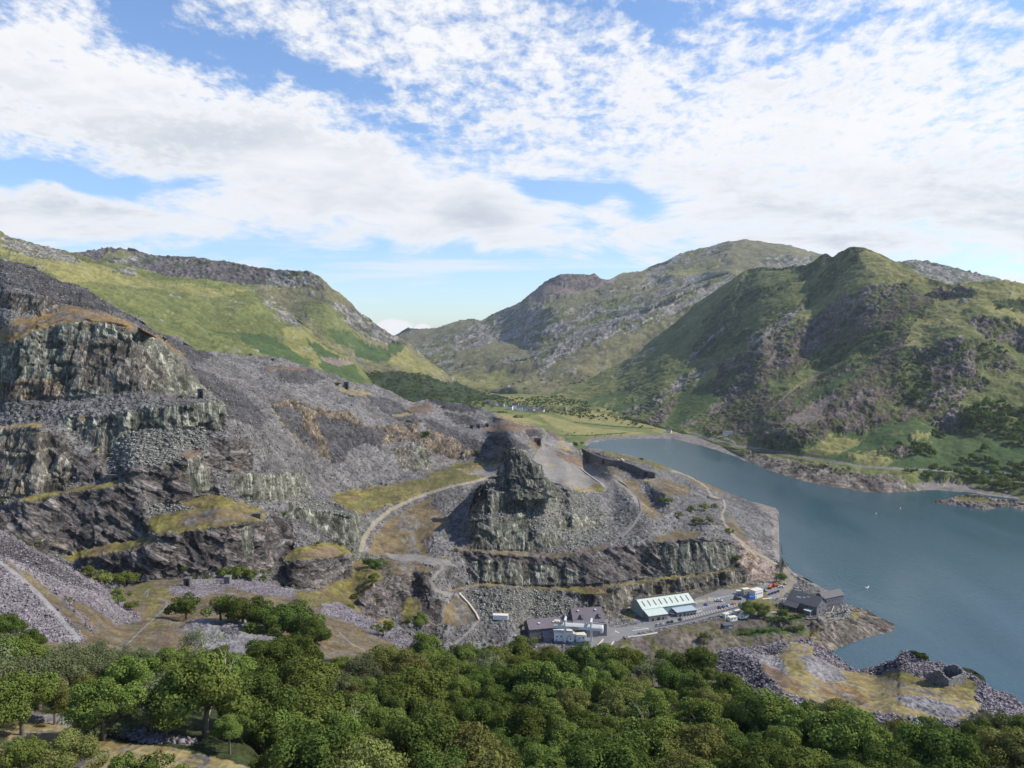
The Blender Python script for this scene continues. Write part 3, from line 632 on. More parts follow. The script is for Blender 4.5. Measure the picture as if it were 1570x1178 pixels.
# the quarry: terraces on the left, the pinnacle, the tips and the lakeside shelf
PAD = 11.0
PADPOLY = [(796,998),(800,958),(868,946),(930,943),(960,935),(968,915),(1066,905),(1140,893),(1180,880),(1196,868),(1207,868),(1222,885),(1222,895),(1240,893),(1296,905),(1300,935),(1262,950),(1240,950),(1210,945),(1160,950),(1100,958),(1060,968),(990,976),(950,985),(930,1003),(880,1010)]
patch('quarry_terrain', rng(-110, 1392),
    [(-110,370),(0,397),(20,402),(55,408),(60,415),(90,430),(130,440),(160,462),(190,480),(215,488),(240,510),(262,514),(275,518),(300,536),(330,540),(380,545),(430,548),(470,562),(520,576),(545,588),(575,590),(600,600),(632,618),(655,612),(700,618),(740,626),(780,640),(800,646),(830,656),(860,668),(885,680),(905,686),(925,690),(960,697),(1000,707),(1060,731),(1110,753),(1150,768),(1189,779),(1194,784),(1196,800),(1198,830),(1200,850),(1215,875),(1262,902),(1290,913),(1297,928),(1330,935),(1345,945),(1372,958),(1384,968),(1392,972)],
    [(-110,850),(0,855),(60,880),(120,905),(230,905),(400,905),(520,940),(600,985),(700,1035),(800,1050),(1150,1050),(1240,1015),(1275,1000),(1310,988),(1345,978),(1384,976),(1392,980)],
    [[(-110,370,620),(0,397,640),(130,440,650),(190,480,655),(240,510,665),(300,536,760),(380,545,880),(430,548,930),(520,576,1000),(600,600,1100),(632,618,1120),(700,618,1150),(740,626,1170),(800,646,1170),(830,656,1150),(860,668,1190),(885,680,1300),(900,684,1450)],
     ['hard', [Zp(901,686,3),Zp(925,690,1),Zp(960,697,0),Zp(1000,707,0),Zp(1060,731,0),Zp(1110,753,0),Zp(1150,768,0),Zp(1189,779,0),Zp(1194,784,0),Zp(1196,800,0),Zp(1198,830,0),Zp(1200,850,0),Zp(1215,875,0),Zp(1262,902,0),Zp(1290,913,0),Zp(1297,928,0),Zp(1330,935,0.5),Zp(1345,945,0),Zp(1384,968,-1),Zp(1392,972,-2)]],
     [(-110,850,390),(0,855,395),(120,905,410),(230,905,415),(400,905,432),(520,940,455),(600,985,480),(700,1035,490),Zp(800,1050,4),Zp(930,1050,3),Zp(1150,1050,3),Zp(1210,1030,3),Zp(1245,1012,1),Zp(1275,1000,-.5),Zp(1310,988,-1),Zp(1345,978,-1),Zp(1384,976,-1.5),Zp(1392,980,-3)],
     [(-110,770,430),(0,770,430),(110,752,438),(208,740,446),(300,772,462),(340,765,470),(400,785,500),(470,800,530),(550,845,560),(600,855,578),(690,855,590),(722,840,608),(800,848,618),(850,850,622),(930,838,640),(1000,830,650),(1080,822,665),(1130,830,690),(1160,850,720),Zp(1186,862,8)],
     [(-110,640,478),(0,655,475),(100,640,478),(200,632,480),(280,622,488),(342,622,505),(400,660,560),(450,705,610),(505,745,690),(560,755,710),(600,742,745),(700,722,840),(740,712,870),(744,709,880)],
     ['hard', [(716,826,614),(719,800,622),(722,783,630),(735,752,636),(746,743,645),(762,741,655),(790,741,668),(830,743,674),(850,746,720),(866,749,765)]],
     ['hard', [(716,823,640),(719,797,690),(722,780,710),(735,749,770),(746,740,800),(762,738,805),(790,738,800),(830,740,795),(850,743,788),(866,746,780)]],
     ['soft', 40, [Zp(890,688,62),Zp(930,700,62),Zp(960,712,62),Zp(1000,728,60),Zp(1060,758,50),Zp(1110,785,38),Zp(1150,815,24),Zp(1178,842,6),Zp(1196,854,1)]],
     ['hard', [Zp(925,1012,10.5),Zp(935,1007,10.4),Zp(955,989,10.4),Zp(990,979,10.4),Zp(1060,971,10.4),Zp(1100,961,10.4),Zp(1160,953,10.4),Zp(1210,948,10.4),Zp(1240,953,10.4),Zp(1262,953,10),Zp(1300,938,9)]],
     ['hard', [Zp(800,954,12),Zp(868,942,12),Zp(930,939,12),Zp(958,931,12),Zp(968,912,12),Zp(1066,902,12),Zp(1140,890,12),Zp(1180,877,12)]],
     ['soft', 20, [Zp(925,1030,7),Zp(1000,1003,5.5),Zp(1130,990,5),Zp(1200,985,6),Zp(1250,970,6.5),Zp(1300,962,5),Zp(1345,958,2.5),Zp(1375,968,0)]],
     ['soft', 12, [Zp(1150,792,22),Zp(1168,796,9),Zp(1182,798,2.5),Zp(1200,800,.4)]],
     ['soft', 12, [Zp(1150,826,22),Zp(1168,828,11),Zp(1182,830,4),Zp(1200,832,.6)]],
     ['soft', 70, [(230,590,515),(300,600,560),(400,622,640),(500,640,760),(600,652,900),(700,668,1000),(790,690,960)]],
     [(0,500,520),(60,495,520),(120,485,522),(200,498,527),(250,518,545),(285,560,560)],
     ],
    [('slate', [(-110,360),(1400,360),(1400,1040),(-110,1040)], 0.62),
     # upper left
     ('dslate', [(-110,365),(0,395),(60,412),(130,440),(200,482),(245,512),(330,545),(300,560),(245,520),(180,480),(100,468),(60,452),(0,432),(-110,410)], 0.7),
     ('slate', [(0,468),(30,470),(60,490),(0,520),(-110,520),(-110,460)], 0.6),
     ('rock', [(-110,440),(0,445),(80,458),(95,470),(80,485),(40,482),(0,470)], 1.6),
     ('grock', [(-110,520),(10,518),(60,502),(120,488),(200,500),(250,518),(272,540),(290,570),(335,600),(300,625),(230,608),(180,612),(100,615),(40,600),(-110,610)], 1.9),
     ('ograss', [(-110,510),(0,505),(30,487),(80,482),(95,468),(115,468),(145,477),(178,485),(212,500),(262,528),(285,550),(265,542),(240,524),(200,506),(130,494),(95,498),(60,508),(40,520),(0,528),(-110,540)], 0.45),
     ('rock', [(110,520),(180,515),(230,545),(260,590),(200,600),(140,600),(110,590)], 1.5),
     ('brock', [(0,590),(60,580),(110,590),(90,615),(0,620)], 1.2),
     ('dslate', [(290,560),(330,578),(370,600),(410,640),(400,660),(350,640),(330,610)], 0.8),
     ('slate', [(30,615),(100,610),(230,600),(330,612),(330,618),(180,632),(100,640),(60,650),(0,650),(-110,640)], 0.6),
     ('ygrass', [(-110,665),(0,656),(30,651),(66,646),(64,654),(20,660),(0,663),(-110,675)], 0.03),
     ('rock', [(-110,670),(0,662),(50,655),(95,672),(112,692),(112,740),(95,752),(20,765),(-110,770)], 2.5),
     ('grock', [(95,640),(150,640),(190,632),(280,622),(335,617),(343,620),(343,662),(310,658),(270,658),(215,662),(195,690),(170,700),(155,706),(150,690),(120,672),(100,655)], 3.0),
     ('gslate', [(195,665),(215,660),(310,655),(320,688),(250,712),(170,722),(165,702)], 0.6),
     ('slate', [(97,655),(120,672),(152,692),(150,698),(115,700)], 0.6),
     ('prock', [(112,700),(160,698),(163,735),(115,740)], 3.0),
     ('moss', [(60,759),(110,747),(208,735),(210,741),(110,755),(50,769),(20,776),(20,768)], 0.03),
     ('prock', [(0,775),(50,768),(110,755),(206,742),(218,770),(229,822),(180,838),(110,850),(70,838),(60,815),(30,795)], 2.6),
     ('prock', [(-110,780),(0,785),(40,800),(70,840),(110,880),(0,870),(-110,870)], 1.5),
     ('moss', [(100,852),(150,838),(232,823),(243,832),(236,839),(190,848),(122,858),(104,862)], 0.03),
     ('prock', [(122,857),(190,847),(240,837),(268,838),(273,890),(200,895),(130,895)], 3.0),
     ('prock', [(172,722),(215,716),(250,712),(290,706),(320,702),(330,735),(338,757),(315,770),(230,778),(218,752)], 2.6),
     ('grock', [(282,702),(312,690),(322,752),(290,757)], 3.0),
     ('rust', [(272,697),(300,690),(312,692),(300,702),(280,703)], 0.05),
     ('prock', [(320,672),(380,680),(388,722),(350,725),(325,720)], 2.2),
     ('grock', [(355,735),(362,728),(400,727),(450,724),(462,724),(472,740),(474,765),(440,768),(380,770),(360,757)], 3.0),
     ('moss', [(228,798),(238,780),(275,770),(330,757),(352,764),(400,782),(412,786),(404,800),(340,807),(290,815),(242,822),(225,812)], 0.05),
     ('brown', [(275,790),(330,778),(380,785),(390,795),(340,800),(285,805)], 0.05),
     ('gslate', [(225,775),(270,770),(300,780),(260,788),(232,790)], 0.2),
     ('prock', [(240,822),(290,815),(345,807),(404,800),(432,800),(450,840),(438,862),(400,878),(350,880),(275,888),(270,840)], 2.8),
     ('grock', [(365,812),(385,806),(388,850),(372,860)], 2.8),
     ('prock', [(412,790),(432,788),(448,800),(452,840),(430,830),(415,815)], 2.6),
     ('grock', [(440,772),(525,766),(550,785),(552,832),(530,840),(492,815),(470,800),(445,795)], 2.6),
     ('gslate', [(440,765),(500,763),(545,778),(540,790),(480,782),(450,780)], 0.3),
     ('moss', [(435,862),(448,842),(480,836),(512,830),(530,838),(540,850),(520,852),(470,858)], 0.05),
     ('rust', [(468,850),(500,840),(525,845),(500,855)], 0.05),
     ('prock', [(412,872),(440,865),(520,852),(543,862),(546,885),(500,905),(470,902),(415,898)], 2.8),
     ('grock', [(538,845),(548,838),(558,842),(558,862),(542,862)], 2.0),
     ('slate', [(270,885),(350,878),(410,885),(410,905),(270,905)], 0.3),
     # bowl right of the terraces
     ('brock', [(415,620),(445,612),(480,625),(540,635),(560,655),(640,650),(640,672),(600,680),(540,700),(520,715),(495,700),(450,670),(430,650)], 1.0),
     ('dslate', [(420,622),(470,632),(500,640),(540,650),(590,660),(585,690),(540,700),(520,715),(480,690),(440,655)], 1.0),
     ('brock', [(458,618),(475,620),(488,650),(500,680),(506,706),(494,704),(484,680),(464,650)], 1.2),
     ('slate', [(538,690),(560,680),(600,695),(620,720),(600,740),(540,752),(500,745),(520,720)], 0.62),
     ('grock', [(634,690),(640,682),(655,680),(662,690),(660,720),(636,722)], 3.0),
     ('rock', [(600,690),(632,682),(634,722),(615,720)], 2.0),
     ('brock', [(620,668),(680,655),(720,690),(740,700),(700,705),(665,695),(640,682)], 0.8),
     ('moss', [(503,765),(520,755),(560,748),(600,742),(645,735),(700,722),(740,718),(728,736),(690,742),(650,755),(610,770),(570,785),(552,790),(535,780),(515,772)], 0.08),
     ('olive', [(580,748),(640,735),(700,730),(715,735),(660,748),(600,770),(560,780),(540,778)], 0.08),
     ('olive', [(650,728),(700,710),(760,706),(772,712),(760,722),(735,738),(700,738),(690,730)], 0.05),
     ('ygrass', [(700,720),(740,712),(768,712),(756,724),(720,728)], 0.03),
     ('gravel', [(725,722),(758,715),(768,724),(748,730),(728,728)], 0.03),
     ('slate', [(552,840),(556,820),(570,800),(590,788),(600,790),(580,812),(565,840)], 0.2),
     ('brown', [(563,850),(572,825),(592,800),(640,772),(690,752),(735,745),(740,790),(725,840),(690,856),(640,856),(600,856)], 0.22),
     ('slate', [(668,756),(735,744),(748,750),(722,790),(722,838),(700,852),(655,856),(650,830),(690,800),(660,775)], 0.45),
     ('gravel', [(590,848),(640,850),(690,860),(700,868),(660,866),(600,858)], 0.05),
     ('brown', [(590,858),(640,862),(660,872),(650,890),(610,892),(590,880)], 0.1),
     ('moss', [(540,862),(575,862),(590,880),(580,905),(540,925),(505,910),(500,895),(540,885)], 0.15),
     ('moss', [(460,915),(500,900),(540,910),(600,935),(600,960),(530,940),(470,930)], 0.1),
     ('prock', [(548,925),(570,900),(600,882),(625,880),(628,910),(615,945),(580,950),(560,950)], 2.4),
     ('prock', [(628,885),(640,878),(660,880),(665,905),(640,915),(628,905)], 2.0),
     ('moss', [(612,950),(625,918),(645,915),(650,930),(635,952),(620,958)], 0.15),
     ('prock', [(642,935),(660,918),(675,920),(676,965),(668,980),(655,970)], 2.4),
     ('brown', [(680,930),(700,915),(730,925),(735,955),(700,962),(678,955)], 0.15),
     ('slate', [(670,960),(700,960),(735,958),(700,990),(670,985)], 0.25),
     # far tips
     ('dslate', [(420,560),(470,566),(500,580),(480,590),(430,585)], 0.6),
     ('dslate', [(560,605),(600,612),(640,640),(660,650),(620,648),(580,630)], 0.6),
     ('dslate', [(650,640),(700,660),(760,690),(740,695),(690,672),(650,655)], 0.7),
     ('dslate', [(655,612),(700,618),(738,625),(730,634),(680,628)], 0.8),
     ('dslate', [(680,632),(725,640),(758,655),(740,658),(700,650)], 0.6),
     ('dslate', [(795,655),(825,660),(830,670),(812,668)], 0.8),
     ('dslate', [(745,668),(790,672),(815,690),(790,690),(755,680)], 0.8),
     ('rust', [(640,620),(660,618),(665,632),(640,634),(620,630)], 0.1),
     ('rust', [(410,562),(440,562),(470,564),(470,568),(430,568),(410,567)], 0.1),
     ('ygrass', [(520,596),(545,598),(575,604),(545,607),(520,602)], 0.1),
     ('ygrass', [(600,637),(625,633),(635,636),(612,640)], 0.1),
     ('rust', [(735,660),(755,650),(790,643),(830,655),(800,660),(770,664)], 0.1),
     ('ygrass', [(757,632),(790,636),(815,652),(795,650),(760,640)], 0.05),
     ('brown', [(812,675),(830,668),(832,688),(815,690)], 0.1),
     ('brown', [(838,660),(860,668),(876,682),(870,692),(845,680)], 0.3),
     ('ygrass', [(858,675),(875,678),(876,690),(860,690),(845,688)], 0.1),
     ('bracken', [(835,654),(850,655),(890,678),(905,688),(890,690),(862,670)], 0.3),
     ('lslate', [(842,665),(852,672),(858,682),(842,682),(836,678)], 0.5),
     # upper level yard
     ('gravel', [(825,688),(850,685),(870,695),(900,710),(920,725),(930,742),(930,752),(915,756),(895,754),(862,745),(835,738),(818,705)], 0.02),
     ('ygrass', [(870,745),(900,748),(920,750),(905,756),(880,752)], 0.02),
     ('rust', [(850,690),(880,700),(905,710),(890,716),(862,704)], 0.1),
     ('track', [(835,708),(852,712),(850,716),(835,714)], 0.02),
     ('track', [(860,737),(885,740),(870,744),(858,742)], 0.02),
     ('moss', [(905,740),(920,742),(928,748),(922,755),(912,754)], 0.1),
     # tips between the yard and the lake
     ('rock', [(880,690),(930,695),(960,705),(1005,730),(1000,735),(955,720),(920,705),(888,698)], 0.6),
     ('brown', [(948,738),(975,735),(982,755),(1000,775),(1016,790),(1008,800),(990,790),(975,765),(950,748)], 0.1),
     ('brown', [(1000,745),(1020,735),(1050,745),(1058,757),(1035,762),(1010,755)], 0.1),
     ('ygrass', [(985,735),(1000,733),(1010,738),(990,740)], 0.05),
     ('brown', [(1040,705+25),(1075,738),(1110,752),(1105,756),(1070,745)], 0.1),
     ('olive', [(920,688),(960,697),(1000,707),(1030,720),(1020,722),(980,708),(930,696)], 0.1),
     ('brown', [(1000,825),(1040,812),(1080,815),(1070,825),(1010,832)], 0.1),
     ('brown', [(905,700),(925,705),(960,730),(950,732),(925,715)], 0.1),
     ('shingle', [(1150,768),(1189,779),(1193,784),(1197,850),(1215,875),(1300,920),(1290,922),(1200,872),(1186,850),(1184,790),(1160,776)], 0.12),
     ('brown', [(1110,790),(1125,800),(1140,820),(1160,845),(1150,845),(1125,820)], 0.2),
     # pinnacle
     ('gslate', [(740,745),(850,745),(900,757),(928,790),(940,828),(850,848),(725,842),(722,790)], 0.75),
     ('grock', [(718,848),(720,800),(722,782),(735,750),(748,732),(765,725),(806,742),(826,752),(815,775),(806,790),(812,812),(826,845),(790,850)], 3.2),
     ('rock', [(744,742),(762,726),(768,708),(772,696),(779,690),(786,686),(800,690),(806,700),(815,708),(822,724),(832,742),(800,750),(765,748)], 3.4),
     ('gslate', [(726,792),(760,786),(800,782),(806,787),(770,793),(730,798)], 0.3),
     ('grock', [(826,756),(862,752),(880,762),(868,772),(840,770),(818,778)], 2.4),
     ('grock', [(852,800),(880,792),(915,796),(925,806),(895,812),(860,812)], 1.8),
     ('grock', [(820,820),(850,815),(862,832),(840,843),(822,842)], 2.2),
     ('gslate', [(745,744),(790,750),(826,750),(850,757),(826,758),(780,756),(748,752)], 0.4),
     # cliff bands under the pinnacle
     ('brown', [(695,838),(722,842),(800,846),(855,850),(930,836),(935,840),(855,858),(760,852),(700,848)], 0.03),
     ('prock', [(698,843),(740,848),(800,853),(850,856),(930,842),(1000,834),(1080,826),(1128,834),(1135,870),(1080,878),(1000,885),(930,896),(870,899),(800,898),(735,893),(718,872)], 2.6),
     ('grock', [(1010,838),(1080,828),(1125,836),(1130,870),(1080,877),(1020,882)], 2.4),
     ('grock', [(720,860),(780,862),(850,868),(900,880),(870,897),(800,897),(735,892)], 2.4),
     ('moss', [(745,894),(800,899),(870,900),(930,897),(1000,886),(1080,879),(1130,869),(1132,873),(1070,884),(1000,892),(930,902),(860,906),(745,898)], 0.05),
     ('gslate', [(698,908),(760,900),(860,906),(885,930),(870,960),(800,960),(740,950),(725,925)], 0.55),
     ('rock', [(868,908),(930,903),(1000,893),(1060,885),(1130,874),(1165,880),(1182,888),(1170,900),(1120,904),(1065,912),(975,915),(962,948),(935,952),(912,938),(890,925)], 2.6),
     ('moss', [(870,900),(925,902),(930,910),(900,912),(875,906)], 0.2),
     ('pink', [(1130,835),(1150,830),(1180,862),(1204,885),(1190,892),(1150,890),(1132,868)], 1.1),
     ('moss', [(1100,905),(1130,898),(1160,898),(1140,906),(1066,915)], 0.1),
     # lakeside shelf
     ('tarmac', [(875,985),(900,962),(930,950),(965,948),(985,950),(1066,936),(1066,918),(1100,905),(1160,900),(1185,893),(1215,885),(1222,893),(1200,915),(1160,925),(1130,935),(1060,955),(1000,966),(955,978),(935,990),(925,1003),(900,1003)], 0.0),
     ('pale', [(1064,922),(1085,917),(1105,916),(1095,922),(1066,926)], 0.0),
     ('slate', [(930,948),(960,950),(985,955),(960,962),(935,962)], 0.0),
     ('moss', [(958,940),(970,935),(975,948),(962,952)], 0.1),
     ('olive', [(1150,912),(1175,905),(1180,920),(1215,935),(1240,940),(1225,945),(1160,940),(1140,935)], 0.0),
     ('bank', [(930,990),(1000,968),(1060,958),(1130,945),(1160,950),(1240,948),(1250,965),(1180,975),(1060,975),(960,1000)], 0.5),
     ('bank', [(940,1060),(940,1000),(960,990),(1060,975),(1180,965),(1260,955),(1268,985),(1230,1060)], 0.1),
     ('bracken', [(1125,965),(1180,960),(1235,965),(1235,972),(1180,972),(1130,975)], 0.2),
     ('bracken', [(1160,945),(1230,948),(1235,953),(1190,955)], 0.0),
     ('shore', [(1245,955),(1262,945),(1300,930),(1345,942),(1392,968),(1392,982),(1330,985),(1270,1000),(1240,985)], 0.2),
     ('gslate', [(1290,925),(1305,932),(1310,945),(1290,955),(1268,952)], 0.1),
     ('moss', [(1306,935),(1318,940),(1316,950),(1304,948)], 0.3)],
    [('track', (3.5, 8), [(554,843),(558,826),(574,802),(600,781),(640,762),(690,746),(730,738),(748,732)]),
     ('gravel', (3, 8), [(748,732),(775,722)]),
     ('track', (2.4, 4.5), [(1030,722),(1050,727),(1070,738),(1084,748),(1090,760),(1110,768),(1112,778),(1106,790),(1112,805),(1128,825),(1150,842),(1185,862),(1200,875),(1213,885)]),
     ('track', (5, 8), [(1195,865),(1205,876),(1216,888),(1212,900),(1195,912)]),
     ('gravel', (3, 5), [(830,655),(838,665),(832,678),(850,682),(880,681)]), ('gravel', (3, 10), [(832,678),(836,692),(845,700)]),
     ('ygrass', 2, [(905,703),(930,722),(958,742),(976,765),(1000,785)]), ('gravel', (3,5), [(905,712),(930,728),(960,748),(982,775),(980,795),(965,808),(945,830)]),
     ('gravel', 5, [(640,852),(680,866),(670,880),(660,892),(668,905),(690,912)]), ('gravel', 4, [(700,912),(722,930),(735,950),(720,968),(700,985)]), ('gravel', 2.2, [(632,954),(646,934),(642,918),(632,914)]),
     ('ygrass', 3, [(690,905),(740,896),(800,900)]),
     ('gravel', 3, [(1255,945),(1268,950),(1292,946),(1297,930)]), ('ygrass', 2.0, [(1120,972),(1140,998)])],
    'slate', 0.95, 1.5, seed=11, shore_fade=True, dirang=-0.6, ampg=1.15, smooth_s=4, smooth_top=4, back=0.7, front=0.8, jit=4.5,
    pads=[(PAD, PADPOLY)])

# near shelf: slate heaps, meadow, ground of the wood, heap with the ruin
patch('near_terrain', rng(-170, 1740, 1.5),
    [(-170,745),(0,812),(30,823),(60,841),(90,862),(110,872),(130,880),(150,893),(163,903),(172,904),(188,900),(205,898),(230,890),(290,888),(345,889),(400,893),(460,905),(510,918),(545,935),(575,950),(600,962),(640,985),(655,1000),(700,1015),(900,1040),(1060,1060),(1088,1030),(1092,1008),(1110,996),(1125,993),(1170,992),(1190,984),(1215,984),(1240,982),(1260,992),(1280,1005),(1300,1019),(1314,1028),(1345,1020),(1376,1010),(1380,1001),(1398,999),(1412,1002),(1425,1014),(1450,1020),(1470,1027),(1475,1023),(1490,1026),(1508,1037),(1515,1052),(1522,1059),(1545,1062),(1560,1075),(1575,1090),(1740,1160)],
    [(-170,1330),(1740,1330)],
    [[(-170,1330,62),(200,1330,68),(380,1330,75),(460,1330,92),(1740,1330,92)],
     [(-170,1100,118),(0,1088,122),(100,1110,118),(200,1142,106),(300,1152,104),(380,1185,100),(440,1225,112),(700,1230,117),(1740,1235,115)],
     [(-170,960,165),(0,980,160),(100,990,165),(200,1000,178),(350,1012,182),(500,1025,185),(640,1050,180),(800,1080,178),(1100,1100,170),(1200,1080,172),(1400,1120,160),(1570,1150,150),(1740,1200,140)],
     [(-170,745,225),(0,812,235),(60,841,240),(110,872,245),(163,903,250),(175,904,300),(200,899,370),(230,890,395),(290,888,400),(400,893,408),(460,905,408),(510,918,395),(545,935,370),(600,962,330),(640,985,290),(700,1015,260),(900,1040,240),(1060,1060,225),(1092,1008,235),(1125,993,240),(1240,982,245),(1300,1019,225),(1345,1020,225),(1380,1001,215),(1450,1020,205),(1508,1037,200),(1545,1062,190),(1575,1090,180),(1740,1160,160)]],
    [('under', [(-180,700),(1750,700),(1750,1400),(-180,1400)], 0.12),
     ('brown', [(-180,880),(720,880),(720,1012),(560,1005),(420,1000),(200,1000),(-180,1000)], 0.12),
     ('nslate', [(-180,730),(0,812),(110,872),(170,903),(215,945),(222,955),(190,960),(150,965),(125,985),(60,985),(-180,960)], 0.35),
     ('nslate', [(0,860),(20,880),(60,930),(70,975),(0,960),(-180,900),(-180,850)], 0.35),
     ('dslate', [(0,818),(60,850),(110,880),(160,910),(120,900),(50,870),(0,850)], 0.4),
     ('brown', [(110,920),(140,930),(180,960),(240,945),(215,930),(200,905),(215,898),(240,888),(290,888),(265,910),(262,935),(270,955),(240,990),(190,995),(150,985),(140,960),(110,930)], 0.1),
     ('brown', [(8,858),(50,883),(88,915),(120,948),(142,972),(132,982),(102,948),(62,912),(25,882)], 0.3),
     ('olive', [(205,898),(235,888),(240,900),(228,925),(205,920)], 0.1),
     ('nslate', [(262,900),(290,893),(330,890),(350,890),(345,905),(300,918),(262,910)], 0.3),
     ('moss', [(240,900),(260,905),(262,915),(240,930),(235,950),(255,960),(235,965),(222,940)], 0.15),
     ('nslate', [(345,889),(400,893),(460,905),(458,918),(400,912),(350,900)], 0.3),
     ('moss', [(450,905),(500,915),(520,925),(500,930),(460,925)], 0.1),
     ('brown', [(480,945),(520,955),(600,975),(640,1000),(620,1010),(560,1010),(500,1010),(480,990),(495,965)], 0.15),
     ('nslate', [(495,925),(520,925),(560,945),(600,962),(640,985),(655,1000),(640,1010),(600,985),(560,965),(520,950),(490,940)], 0.4),
     ('lslate', [(280,960),(300,950),(350,950),(400,955),(425,975),(430,1000),(400,1005),(330,1000),(290,985)], 0.4),
     ('dslate', [(335,962),(360,962),(370,975),(345,972)], 0.6),
     ('lslate', [(460,995),(480,998),(500,1020),(470,1030),(450,1015)], 0.4),
     ('rust', [(240,975),(265,968),(270,980),(245,990)], 0.2),
     ('lslate', [(-20,1085),(60,1090),(110,1100),(120,1120),(60,1115),(-20,1105)], 0.2),
     ('nslate', [(100,1045),(160,1060),(180,1085),(150,1090),(100,1070)], 0.3),
     ('nslate', [(185,1118),(230,1125),(300,1135),(300,1142),(220,1138),(185,1130)], 0.2),
     ('ygrass', [(-180,1100),(0,1098),(60,1105),(120,1120),(190,1138),(260,1145),(330,1160),(400,1185),(430,1230),(380,1330),(-180,1330)], 0.1),
     ('nslate', [(1085,1060),(1085,1005),(1110,992),(1200,980),(1240,978),(1320,1030),(1380,998),(1412,998),(1520,1050),(1750,1160),(1750,1230),(1560,1120),(1380,1110),(1250,1090),(1170,1075),(1100,1060)], 0.3),
     ('dslate', [(1088,1030),(1092,1008),(1115,1000),(1150,1010),(1180,1030),(1190,1045),(1160,1058),(1120,1048)], 0.6),
     ('dslate', [(1170,995),(1205,985),(1195,1003),(1175,1010)], 0.5),
     ('dslate', [(1312,1030),(1345,1020),(1376,1010),(1385,1018),(1360,1030),(1335,1037)], 0.6),
     ('ygrass', [(1195,1000),(1215,985),(1245,990),(1250,1010),(1300,1030),(1350,1035),(1400,1040),(1460,1055),(1490,1070),(1510,1085),(1480,1105),(1400,1100),(1280,1085),(1200,1060),(1180,1040)], 0.08),
     ('ograss', [(1250,1045),(1300,1050),(1340,1075),(1300,1085),(1255,1070)], 0.08),
     ('ograss', [(1200,1035),(1230,1045),(1225,1060),(1195,1055)], 0.08),
     ('lslate', [(1225,1005),(1250,1005),(1290,1030),(1300,1045),(1260,1045),(1240,1030)], 0.1),
     ('lslate', [(1370,1065),(1420,1068),(1470,1085),(1500,1095),(1450,1102),(1390,1085)], 0.1),
     ('lslate', [(1160,1000),(1200,1010),(1210,1035),(1190,1030),(1165,1015)], 0.1),
     ('rust', [(1165,1015),(1200,1030),(1220,1050),(1200,1055),(1175,1035)], 0.1),
     ('moss', [(1345,1035),(1380,1028),(1400,1035),(1450,1050),(1430,1055),(1380,1045)], 0.1),
     ('moss', [(1435,1030),(1470,1032),(1500,1048),(1495,1065),(1500,1082),(1470,1070),(1440,1058),(1450,1045)], 0.1),
     ('moss', [(1205,1015),(1225,1015),(1235,1035),(1215,1030)], 0.1),
     ('nslate', [(1495,1045),(1520,1058),(1560,1078),(1600,1100),(1600,1140),(1540,1105),(1505,1085)], 0.4)],
    [('lgravel', (5, 9), [(-30,845),(0,862),(30,885),(60,912),(85,940),(120,980)]),
     ('gravel', 2.4, [(242,917),(256,922),(255,930),(235,950),(215,968),(195,988)]), ('gravel', 2, [(220,912),(228,904),(226,914)]),
     ('gravel', 2.2, [(520,970),(540,988),(565,1000)]), ('gravel', 2, [(300,905),(350,910),(365,912)])],
    'under', 0.30, 1.5, seed=21, ampg=1.3, smooth_top=10, back=0.65, front=0.2, jit=3, backlen=0.45)

# lake
def lake():
    bm = bmesh.new()
    vs = [bm.verts.new(p) for p in ((20, 330, 0), (3500, 330, 0), (3500, 1900, 0), (100, 1900, 0))]
    bm.faces.new(vs); me = bpy.data.meshes.new('lake'); bm.to_mesh(me); o = bpy.data.objects.new('lake', me); COL.objects.link(o); o['kind'] = 'structure'
    m = bpy.data.materials.new('lake_water'); m.use_nodes = True; nt = m.node_tree; b = nt.nodes['Principled BSDF']
    b.inputs['Base Color'].default_value = (0.028, 0.072, 0.092, 1); b.inputs['Roughness'].default_value = 0.12; b.inputs['IOR'].default_value = 1.333; b.inputs['Specular IOR Level'].default_value = 0.5
    g = nt.nodes.new('ShaderNodeNewGeometry'); mp = nt.nodes.new('ShaderNodeMapping'); mp.inputs['Scale'].default_value = (0.35, 0.12, 1); mp.inputs['Rotation'].default_value = (0, 0, 0.5)
    n = nt.nodes.new('ShaderNodeTexNoise'); n.inputs['Scale'].default_value = 1.0; n.inputs['Detail'].default_value = 6; n.inputs['Roughness'].default_value = 0.6
    nt.links.new(g.outputs['Position'], mp.inputs[0]); nt.links.new(mp.outputs[0], n.inputs['Vector'])
    bp = nt.nodes.new('ShaderNodeBump'); bp.inputs['Strength'].default_value = 1.0; bp.inputs['Distance'].default_value = 0.55
    nt.links.new(n.outputs['Fac'], bp.inputs['Height']); nt.links.new(bp.outputs[0], b.inputs['Normal'])
    # wind lanes: rougher and smoother bands of water
    mp2 = nt.nodes.new('ShaderNodeMapping'); mp2.inputs['Scale'].default_value = (0.011, 0.0035, 1); mp2.inputs['Rotation'].default_value = (0, 0, 0.9)
    n2 = nt.nodes.new('ShaderNodeTexNoise'); n2.inputs['Scale'].default_value = 1.0; n2.inputs['Detail'].default_value = 4; n2.inputs['Distortion'].default_value = 0.6
    nt.links.new(g.outputs['Position'], mp2.inputs[0]); nt.links.new(mp2.outputs[0], n2.inputs['Vector'])
    r = nt.nodes.new('ShaderNodeMapRange'); r.inputs['From Min'].default_value = 0.35; r.inputs['From Max'].default_value = 0.65; r.inputs['To Min'].default_value = 0.35; r.inputs['To Max'].default_value = 1.3
    nt.links.new(n2.outputs['Fac'], r.inputs['Value']); nt.links.new(r.outputs[0], bp.inputs['Strength'])
    me.materials.append(m)
lake()
